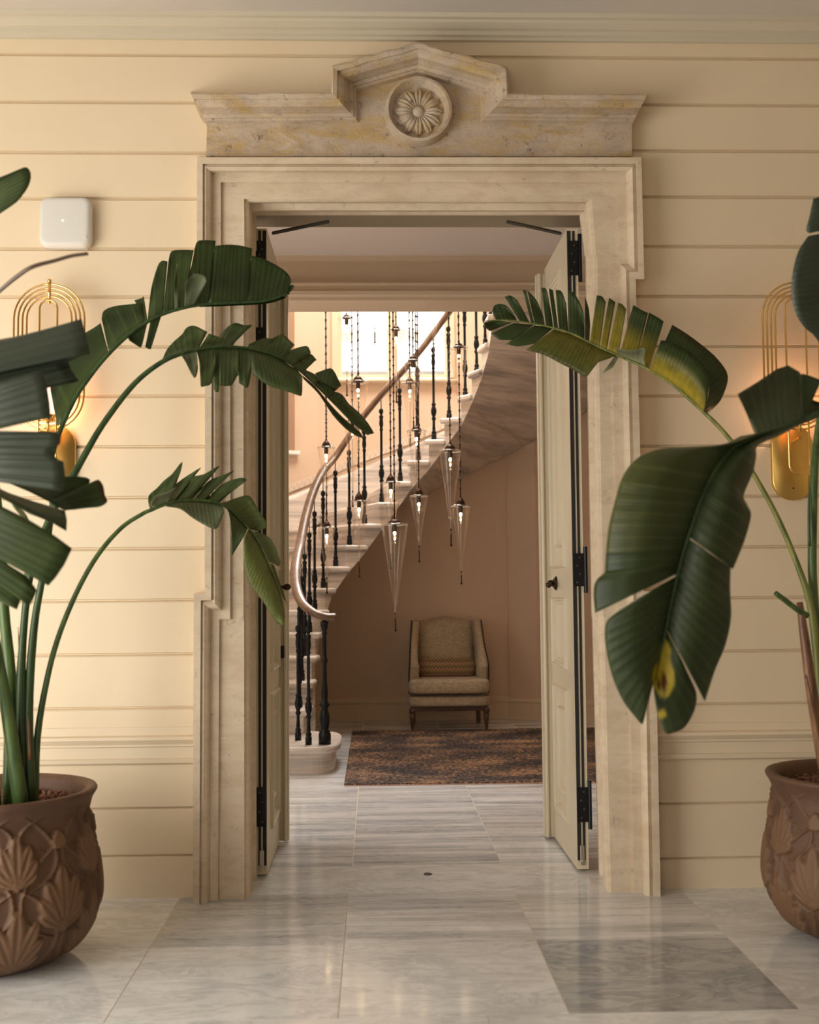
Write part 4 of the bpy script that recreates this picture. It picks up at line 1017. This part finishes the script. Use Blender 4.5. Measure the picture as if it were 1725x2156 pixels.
A2 = [S([(340, 763, 342, 757), (360, 753, 352, 735), (375, 747, 367, 718), (390, 743, 383, 704), (400, 740, 393, 690), (412, 738, 410, 686), (418, 736, 437, 699)]),
      S([(418, 736, 440, 702), (435, 733, 455, 707), (450, 731, 470, 713), (465, 730, 480, 722)]),
      S([(450, 731, 463, 706), (458, 730, 478, 690), (468, 730, 495, 680), (474, 730, 515, 685), (482, 730, 530, 686), (490, 730, 492, 716)], d=.10),
      S([(520, 733, 525, 724), (540, 737, 556, 712), (552, 740, 572, 713), (568, 745, 582, 708), (580, 749, 596, 704), (590, 754, 612, 718), (594, 757, 621, 726)], edge=.4),
      S([(590, 754, 608, 738), (605, 762, 645, 728), (616, 769, 655, 743)]),
      S([(616, 769, 640, 745), (622, 773, 655, 745), (632, 781, 667, 758)], d=.07),
      S([(600, 759, 605, 745), (618, 770, 640, 757), (634, 783, 663, 760), (640, 788, 650, 764)], d=.05),
      S([(640, 788, 640, 777), (650, 797, 660, 786), (663, 809, 672, 795)], d=.03, w=.2),
      S([(664, 810, 664, 786), (675, 821, 686, 778), (684, 830, 701, 778), (690, 836, 719, 812)], d=.08),
      S([(664, 810, 668, 800), (690, 836, 712, 818)], d=.02),
      S([(690, 836, 698, 822), (700, 846, 720, 830), (712, 858, 735, 850), (724, 871, 756, 868), (740, 887, 770, 884), (755, 901, 780, 898), (775, 916, 788, 912)], edge=.7),
      S([(380, 746, 392, 762), (392, 743, 400, 782), (402, 740, 411, 796), (412, 738, 417, 775), (414, 738, 414, 750)], d=-.05, b=-.02, w=.15),
      S([(414, 738, 424, 770), (424, 736, 422, 811), (436, 734, 432, 813), (446, 733, 446, 806), (452, 732, 455, 770)], d=-.06, b=-.03),
      S([(448, 732, 452, 770), (456, 731, 450, 818), (461, 731, 460, 825), (465, 731, 462, 812)], d=-.04, b=-.03),
      S([(462, 731, 462, 812), (478, 731, 475, 813), (492, 731, 489, 810), (500, 732, 501, 790), (506, 732, 503, 806)], d=-.06, b=-.03),
      S([(506, 732, 503, 806), (515, 733, 512, 812), (522, 734, 523, 815), (530, 736, 530, 780)], d=-.05, b=-.03),
      S([(530, 736, 534, 790), (550, 741, 566, 812), (570, 747, 590, 820), (590, 756, 610, 826), (612, 770, 630, 833), (625, 778, 636, 830), (636, 790, 637, 797)], d=-.06, b=-.03),
      S([(636, 790, 640, 798), (665, 815, 672, 830), (690, 845, 700, 872), (715, 872, 728, 902), (738, 893, 752, 918), (758, 910, 768, 922)], d=-.04, edge=.6)]
leaf(plA, ribA2, A2, 'leaf_mid')
stalk(plA, [(50, 1690, 3.95), (45, 1500, 3.94), (48, 1350, 3.95), (66, 1200, 3.96), (110, 1080, 3.98), (155, 1000, 4.0), (185, 946, 4.02), (215, 896, 4.04), (262, 832, 4.06), (300, 792, 4.08)] + ribA2, [.018, .016, .013, .012, .012, .0125, .012, .011, .0105, .0095] + [.009, .008, .007, .006, .0055, .005, .0045, .004, .0035, .003, .0025, .0015], 'stalk_dark')
ribA3 = [(318, 1074, 4.14), (345, 1063, 4.16), (380, 1055, 4.19), (410, 1053, 4.22), (440, 1055, 4.24), (465, 1062, 4.26), (490, 1078, 4.28), (510, 1098, 4.29), (530, 1120, 4.3), (550, 1150, 4.31), (570, 1195, 4.32), (590, 1250, 4.33), (600, 1300, 4.33)]
A3 = [S([(316, 1073, 312, 1056), (324, 1070, 314, 1042), (332, 1067, 330, 1028), (338, 1065, 345, 1012), (344, 1063, 362, 998), (350, 1062, 384, 972), (353, 1061, 375, 1008), (356, 1060, 354, 1024)]),
      S([(322, 1071, 318, 1058), (332, 1067, 330, 1043), (345, 1063, 352, 1036), (352, 1061, 372, 1024)], d=-.04, w=.45),
      S([(356, 1060, 360, 1028), (360, 1059, 385, 1008), (364, 1058, 424, 984), (367, 1058, 395, 1010), (370, 1057, 375, 1028)], d=.07),
      S([(370, 1057, 378, 1030), (375, 1056, 400, 1006), (382, 1055, 430, 998), (388, 1055, 462, 980), (396, 1054, 447, 1000), (404, 1053, 425, 1026)], d=.05),
      S([(406, 1053, 418, 1035), (412, 1053, 440, 1012), (420, 1053, 470, 1000), (426, 1054, 493, 991), (430, 1054, 465, 1012), (434, 1055, 445, 1038)], d=.06),
      S([(434, 1055, 446, 1040), (440, 1055, 470, 1018), (447, 1057, 505, 1006), (452, 1058, 520, 1011), (456, 1060, 500, 1026), (460, 1060, 470, 1050)], d=.04),
      S([(462, 1061, 480, 1055), (472, 1066, 512, 1044), (485, 1074, 528, 1046), (498, 1086, 545, 1075), (508, 1096, 560, 1098), (516, 1105, 561, 1110), (524, 1114, 545, 1118)], y=(.05, .2)),
      S([(526, 1116, 540, 1119), (538, 1133, 566, 1130), (548, 1148, 580, 1152), (558, 1168, 591, 1182), (564, 1182, 588, 1192)], y=(.1, .25), w=.1),
      S([(566, 1186, 577, 1190), (574, 1205, 590, 1228), (582, 1228, 602, 1262), (590, 1250, 607, 1275)], y=(.3, .45), edge=.4),
      S([(345, 1063, 352, 1067), (372, 1057, 380, 1072), (398, 1055, 405, 1090), (425, 1055, 432, 1106), (446, 1058, 455, 1114), (458, 1061, 466, 1094), (468, 1065, 472, 1078)], d=-.05, b=-.02, w=.15),
      S([(478, 1071, 484, 1082), (492, 1082, 487, 1125), (502, 1091, 487, 1168), (512, 1101, 496, 1158), (522, 1112, 512, 1132)], d=-.05, b=-.02),
      S([(524, 1114, 512, 1142), (533, 1126, 513, 1172), (545, 1144, 517, 1205), (558, 1170, 530, 1238), (570, 1198, 552, 1264), (580, 1225, 570, 1292), (590, 1252, 583, 1312), (600, 1298, 598, 1318)], d=-.05, b=-.02, y=(.3, .35), edge=.3)]
leaf(plA, ribA3, A3, 'leaf_mid')
stalk(plA, [(74, 1690, 3.97), (78, 1560, 3.98), (95, 1450, 4.0), (120, 1350, 4.02), (160, 1250, 4.05), (205, 1170, 4.08), (255, 1112, 4.11), (300, 1082, 4.13)] + ribA3, [.013, .012, .0105, .0095, .009, .0085, .008, .0075] + [.007, .0065, .006, .0055, .005, .0045, .004, .0038, .0035, .003, .0028, .002, .0012], 'stalk_green')
for pts, w in (([(45, 1695, 3.92), (25, 1560, 3.9), (2, 1420, 3.86), (-25, 1280, 3.75), (-80, 1080, 3.4)], [.028, .024, .019, .015, .012]),
               ([(20, 1695, 3.95), (22, 1450, 3.96), (8, 1280, 3.96), (0, 1100, 3.95), (-40, 800, 3.8), (-90, 600, 3.5)], [.024, .021, .018, .014, .011, .009]),
               ([(30, 1700, 4.0), (36, 1500, 4.0), (52, 1300, 3.98), (60, 1120, 3.9), (30, 1060, 3.6)], [.015, .014, .012, .010, .008]),
               ([(-10, 1700, 3.9), (-40, 1450, 3.8), (-90, 1150, 3.5), (-140, 980, 3.1)], [.022, .02, .015, .011])):
    stalk(plA, pts, w, 'stalk_green')
stalk(plA, [(62, 1600, 3.93), (58, 1500, 3.94), (42, 1380, 3.95), (38, 1320, 3.96)], [.006, .005, .003, .001], 'sheath_brown', label='dried brown sheath')
# foreground leaves
rb = [(-150, 560, 3.1), (-150, 800, 2.85), (-150, 1000, 2.8), (-110, 1200, 2.85)]
FG = [S([(-150, 735, 60, 708), (-150, 750, 120, 690), (-150, 765, 172, 672), (-150, 790, 181, 705), (-150, 815, 190, 745)], d=.05, b=.0, sharp=1),
      S([(-150, 815, 188, 742), (-150, 835, 144, 762), (-150, 850, 150, 778), (-150, 865, 166, 803), (-150, 880, 100, 814)], d=.08, b=.01, sharp=1),
      S([(-150, 850, 78, 783), (-150, 870, 92, 793), (-150, 890, 99, 812), (-150, 912, 105, 850), (-150, 930, 107, 880), (-150, 945, 20, 897)], d=-.06, b=-.02, sharp=1)]
leaf(plA, rb, FG, 'leaf_gloss', cross=10)
FG2 = [S([(-150, 900, 30, 910), (-150, 912, 118, 909), (-150, 925, 129, 918), (-150, 935, 127, 934), (-150, 943, 114, 945), (-150, 953, 114, 960), (-150, 962, 124, 968), (-150, 970, 134, 972), (-150, 985, 138, 1005), (-150, 995, 133, 1034)], d=-.05, b=-.02, sharp=1)]
leaf(plA, rb, FG2, 'leaf_gloss', cross=10)
rbc = [(-150, 960, 3.0), (0, 1030, 3.0), (137, 1075, 3.02)]
FG3 = [S([(-100, 985, 120, 1008), (0, 1010, 165, 1003), (60, 1035, 182, 1005), (80, 1045, 190, 1010), (100, 1055, 183, 1036)], d=.10, sharp=1),
       S([(100, 1055, 186, 1034), (105, 1058, 205, 1010), (112, 1062, 217, 1022), (118, 1066, 221, 1042), (124, 1069, 226, 1056), (130, 1072, 212, 1066), (137, 1075, 190, 1068)], d=.08, edge=.8),
       S([(-150, 960, 20, 1058), (-60, 1000, 62, 1082), (20, 1038, 110, 1100), (70, 1055, 140, 1118), (137, 1075, 141, 1095)], d=-.06, b=-.02, sharp=1, w=.05)]
leaf(plA, rbc, FG3, 'leaf_dark', cross=9)
FG4 = [S([(-150, 990, 60, 1095), (-150, 1010, 115, 1128), (-150, 1030, 152, 1155), (-150, 1055, 135, 1190), (-150, 1075, 118, 1215), (-150, 1095, 102, 1233)], d=-.02, b=-.03, sharp=1),
       S([(-150, 1085, 55, 1212), (-150, 1095, 78, 1243), (-150, 1110, 70, 1262), (-150, 1125, 62, 1276), (-150, 1150, 10, 1225)], d=.0, b=-.02, sharp=1),
       S([(-130, 1130, 20, 1225), (-130, 1140, 44, 1262), (-130, 1160, 36, 1283), (-130, 1190, 8, 1270)], d=.02, b=-.02, sharp=1)]
leaf(plA, rb, FG4, 'leaf_dark', cross=9)
FG5 = [S([(-140, 415, 0, 376), (-130, 425, 35, 359), (-120, 440, 55, 352), (-110, 460, 65, 366), (-100, 480, 60, 392), (-90, 500, 35, 425), (-80, 520, 0, 446)], d=-.05, b=-.02)]
leaf(plA, [(-140, 400, 3.2), (-80, 600, 3.3)], FG5, 'leaf_mid', cross=9)
stalk(plA, [(-200, 860, 3.2), (-120, 740, 3.1), (-50, 655, 3.0), (0, 612, 2.95), (35, 583, 2.92), (68, 562, 2.9), (115, 549, 2.9), (150, 539, 2.9), (185, 534, 2.9)], [.007, .0065, .006, .005, .0055, .0055, .005, .0048, .0045], 'leg_wood', name='leaf_spear', label='thin dark rolled leaf spear')
# --- right plant
pB = (at(1830, 1900, 4.06).x, 4.06, 0)
plB = thing('potted_plant', 'tall bird-of-paradise plant with yellow-blotched leaves in carved terracotta pot at the right', 'potted plant', pB, 'pair of potted bird-of-paradise plants')
pot(plB, pB, 1.1)
rib1 = [(1020, 676, 4.42), (1060, 674, 4.42), (1100, 678, 4.41), (1150, 687, 4.4), (1200, 701, 4.38), (1250, 725, 4.36), (1300, 748, 4.33), (1340, 765, 4.3), (1370, 780, 4.28), (1420, 812, 4.25), (1450, 838, 4.22), (1485, 870, 4.2)]
B1 = [S([(1045, 675, 1036, 655), (1058, 675, 1043, 642), (1070, 676, 1062, 641), (1082, 678, 1078, 655), (1093, 680, 1092, 680)], d=.04),
      S([(1096, 679, 1063, 625), (1106, 680, 1075, 622), (1117, 682, 1090, 632)], d=.04),
      S([(1119, 682, 1101, 610), (1126, 683, 1108, 611)], d=.03), S([(1127, 683, 1110, 610), (1138, 685, 1130, 632), (1148, 687, 1143, 660)], d=.05),
      S([(1150, 688, 1140, 606), (1157, 689, 1151, 610), (1165, 691, 1160, 650)], d=.04), S([(1167, 692, 1156, 607), (1176, 694, 1165, 611)], d=.06),
      S([(1177, 695, 1170, 610), (1187, 698, 1183, 614), (1197, 701, 1193, 640)], d=.04),
      S([(1198, 701, 1197, 612), (1212, 706, 1210, 618), (1223, 711, 1226, 648), (1230, 715, 1231, 672)], d=.03),
      S([(1232, 716, 1232, 624), (1238, 719, 1240, 650), (1241, 720, 1243, 680)], d=.06),
      S([(1242, 721, 1257, 622), (1254, 727, 1268, 624), (1263, 731, 1276, 636)], d=.04, y=(.6, 0)),
      S([(1264, 731, 1283, 627), (1278, 738, 1296, 636)], d=.05, y=(.75, 0)), S([(1280, 739, 1302, 638), (1290, 744, 1311, 641), (1302, 749, 1319, 651)], d=.04, y=(1, .15)),
      S([(1304, 750, 1334, 642), (1320, 757, 1350, 652), (1338, 765, 1365, 659)], d=.05, y=(1.1, -.5)), S([(1340, 766, 1367, 658), (1355, 773, 1385, 668), (1366, 779, 1398, 677)], d=.06, y=(1.1, -.5)),
      S([(1372, 783, 1416, 684), (1396, 797, 1445, 702), (1425, 816, 1480, 728), (1450, 838, 1512, 757), (1466, 853, 1533, 793), (1478, 864, 1520, 838), (1488, 872, 1504, 858)], d=.10, edge=.3),
      S([(1368, 782, 1392, 717), (1385, 790, 1408, 719), (1410, 806, 1440, 733), (1435, 824, 1468, 755), (1455, 842, 1488, 783), (1470, 856, 1494, 812), (1482, 867, 1489, 842)], d=-.07, b=-.04, y=(1.25, -.55), w=.0),
      S([(1302, 749, 1297, 731), (1318, 756, 1312, 736), (1336, 764, 1334, 737), (1350, 771, 1357, 733), (1362, 778, 1357, 755)], d=-.06, w=.3, y=(.3, 0)),
      S([(1045, 675, 1020, 678), (1056, 676, 1021, 688), (1080, 679, 1032, 697)], d=-.02, edge=.3), S([(1082, 680, 1034, 702), (1104, 682, 1052, 715), (1124, 684, 1080, 716)], d=-.03, b=-.01),
      S([(1126, 685, 1066, 724), (1146, 688, 1092, 729), (1164, 692, 1126, 723)], d=-.04, b=-.01),
      S([(1166, 693, 1108, 737), (1190, 700, 1145, 747), (1214, 708, 1182, 766), (1238, 720, 1210, 780), (1262, 732, 1232, 793), (1274, 738, 1243, 784), (1285, 743, 1255, 766), (1298, 748, 1277, 757)], d=-.05, b=-.02, y=(.35, .1), edge=.2),
      S([(1296, 748, 1268, 787), (1304, 751, 1290, 774)], d=-.03, w=.5, y=(.3, .3))]
leaf(plB, rib1, B1, 'leaf_dark', sub=4)
stalk(plB, [(1745, 1650, 4.0), (1730, 1480, 4.02), (1718, 1350, 4.04), (1702, 1255, 4.05), (1668, 1160, 4.07), (1635, 1085, 4.09), (1600, 1020, 4.1), (1560, 955, 4.12), (1520, 905, 4.16)] + rib1[::-1], [.018, .017, .015, .012, .010, .0095, .009, .0085, .008] + [.0075, .007, .0065, .006, .0055, .005, .0045, .004, .0035, .003, .0025, .0015], 'stalk_yellow')
rib2 = [(1760, 862, 2.95), (1700, 882, 2.9), (1640, 905, 2.86), (1590, 922, 2.82), (1545, 942, 2.8), (1512, 982, 2.78), (1484, 1035, 2.77), (1460, 1100, 2.77), (1440, 1160, 2.78), (1425, 1220, 2.79), (1412, 1280, 2.8), (1400, 1340, 2.81), (1385, 1400, 2.82), (1378, 1430, 2.83)]
B2 = [S([(1592, 922, 1588, 905), (1598, 920, 1553, 830), (1625, 911, 1600, 801), (1650, 902, 1635, 777), (1668, 895, 1660, 769), (1685, 888, 1684, 783), (1700, 882, 1700, 815)], d=.10, b=.06, sharp=1, w=.08),
      S([(1695, 884, 1695, 800), (1715, 878, 1714, 842), (1760, 862, 1770, 845)], d=.03),
      S([(1690, 886, 1687, 787), (1692, 885, 1700, 789), (1694, 884, 1730, 800)], d=.0) ,
      S([(1640, 905, 1560, 918), (1590, 922, 1530, 933), (1560, 933, 1500, 938), (1545, 942, 1450, 941), (1528, 962, 1395, 944), (1508, 990, 1345, 963), (1488, 1028, 1313, 1000), (1472, 1068, 1295, 1055), (1455, 1115, 1282, 1110), (1440, 1160, 1276, 1165), (1432, 1192, 1276, 1203)], d=-.02, b=-.05, y=(0, .06)),
      S([(1433, 1188, 1274, 1205), (1431, 1195, 1256, 1222), (1429, 1202, 1250, 1245), (1427, 1208, 1253, 1291)], d=-.02, b=-.05),
      S([(1440, 1160, 1276, 1165), (1432, 1190, 1274, 1206)], d=-.02, b=-.05),
      S([(1427, 1212, 1330, 1268), (1422, 1230, 1290, 1296), (1418, 1250, 1275, 1318), (1410, 1290, 1277, 1368), (1402, 1330, 1290, 1425), (1394, 1362, 1312, 1475), (1388, 1390, 1335, 1506), (1380, 1425, 1354, 1524), (1375, 1428, 1356, 1480)], d=-.02, b=-.04),
      S([(1700, 882, 1700, 886), (1640, 905, 1645, 915), (1590, 922, 1596, 938), (1560, 935, 1592, 962), (1540, 948, 1585, 995), (1520, 972, 1566, 1042), (1505, 995, 1573, 1063), (1490, 1025, 1581, 1085), (1475, 1060, 1570, 1130), (1462, 1095, 1554, 1172), (1450, 1130, 1543, 1198)], d=.02, b=-.04),
      S([(1449, 1132, 1538, 1195), (1440, 1160, 1537, 1240), (1430, 1200, 1539, 1300), (1418, 1252, 1527, 1358), (1409, 1292, 1505, 1412), (1403, 1322, 1484, 1476)], d=.02, b=-.04),
      S([(1403, 1324, 1452, 1425), (1399, 1345, 1466, 1460), (1393, 1368, 1462, 1495), (1387, 1392, 1442, 1530), (1383, 1410, 1418, 1542), (1380, 1422, 1400, 1540), (1378, 1430, 1384, 1495), (1376, 1432, 1377, 1450)], d=.01, b=-.03)]
leaf(plB, rib2, B2, 'leaf_blue', sub=6, cross=16, spots=((1402, 1380, 11, 30, 'y'), (1398, 1428, 22, 38, 'y'), (1395, 1503, 8, 9, 'y'), (1399, 1436, 7, 24, 'b'), (1388, 1440, 4, 14, 'b')))
stalk(plB, [(1790, 1690, 4.0), (1850, 1400, 3.8), (1860, 1100, 3.4), (1820, 900, 3.1)] + rib2, [.02, .018, .014, .012] + [.010, .0095, .009, .0085, .008, .0075, .007, .006, .0055, .005, .0045, .004, .003, .002], 'stalk_dark')
rib3 = [(1800, 400, 3.4), (1800, 560, 3.4), (1800, 720, 3.45), (1790, 800, 3.5)]
B3 = [S([(1800, 395, 1713, 418), (1800, 425, 1704, 460), (1800, 445, 1698, 484), (1800, 470, 1705, 491)], d=-.04, b=-.02),
      S([(1800, 478, 1702, 497), (1800, 520, 1681, 530), (1800, 560, 1669, 578), (1800, 600, 1667, 620), (1800, 640, 1677, 662), (1800, 680, 1695, 690), (1800, 700, 1711, 703), (1800, 730, 1725, 720), (1795, 780, 1760, 760)], d=-.04, b=-.02)]
leaf(plB, rib3, B3, 'leaf_gloss', cross=9)
stalk(plB, [(1775, 1690, 4.1), (1728, 1400, 4.1), (1712, 1230, 4.08), (1712, 1100, 4.05), (1718, 950, 3.95), (1740, 830, 3.7), (1790, 760, 3.45), (1800, 560, 3.4), (1800, 400, 3.4)], [.02, .018, .016, .015, .013, .011, .008, .006, .003], 'stalk_green')
stalk(plB, [(1705, 1150, 4.03), (1703, 1080, 4.02), (1704, 1000, 4.0)], [.006, .004, .001], 'stalk_dark')
stalk(plB, [(1740, 1640, 3.95), (1712, 1470, 3.96), (1694, 1340, 3.97), (1684, 1268, 3.98)], [.022, .02, .016, .011], 'sheath_brown', label='dried orange-brown sheath')
stalk(plB, [(1734, 1600, 3.93), (1712, 1500, 3.93), (1697, 1422, 3.92)], [.012, .009, .005], 'sheath_brown', label='short dried brown sheath')
stalk(plB, [(1700, 1296, 3.98), (1680, 1284, 3.96), (1655, 1265, 3.94), (1634, 1249, 3.92)], [.011, .010, .010, .009], 'stalk_green', label='cut green leaf stalk')
# ------------------------------------------------------------------ lights
def area(name, loc, tgt, sx, sy, power, col):
    l = bpy.data.lights.new(name, 'AREA'); l.shape = 'RECTANGLE'; l.size = sx; l.size_y = sy; l.energy = power; l.color = col
    o = bpy.data.objects.new(name, l); C.objects.link(o); o.location = loc
    o.rotation_euler = (Vector(tgt) - Vector(loc)).to_track_quat('-Z', 'Y').to_euler(); return o
area('terrace_daylight', (-3.18, 1.9, 1.2), (0, 4.9, .9), 2.6, 2.3, 112, (1.0, .945, .85))
area('front_fill', (-1.6, -3.0, 1.3), (0.2, 4.7, .7), 2.6, 2.0, 36, (1.0, .96, .90))  # added fill lamp; the front wall has no window
area('sky_over_courtyard', (.2, 12.9, 7.6), (.2, 10.2, 3.2), 3.2, 3.2, 2100, (1.0, .97, .93))
area('stairwell_fill', (.1, 8.75, 5.5), (.1, 8.75, 0), 1.6, 1.6, 150, (1.0, .93, .84))  # added overhead lamp to brighten the hall; the ceiling has no skylight
area('vestibule_fill', (-1.7, 6.2, 1.5), (1.6, 6.6, 1.3), 1.3, 1.6, 18, (1.0, .93, .86))  # added lamp to lift the vestibule ceiling; no window in this wall
w = bpy.data.worlds.new('world'); sc.world = w; w.use_nodes = True
w.node_tree.nodes['Background'].inputs[0].default_value = (.92, .96, 1.0, 1); w.node_tree.nodes['Background'].inputs[1].default_value = .7
sun = bpy.data.lights.new('sun', 'SUN'); sun.energy = 9.0; sun.angle = .02; so_ = bpy.data.objects.new('sun', sun); C.objects.link(so_); so_.rotation_euler = (math.radians(52), 0, math.radians(-20)); 
# ------------------------------------------------------------------ view
sc.view_settings.view_transform = 'Standard'; sc.view_settings.look = 'None'; sc.view_settings.gamma = 1.0; sc.view_settings.use_curve_mapping = False
sc.view_settings.exposure = 0.14
sc.cycles.max_bounces = 8; sc.cycles.glossy_bounces = 3; sc.cycles.transmission_bounces = 6; sc.cycles.adaptive_threshold = 0.025
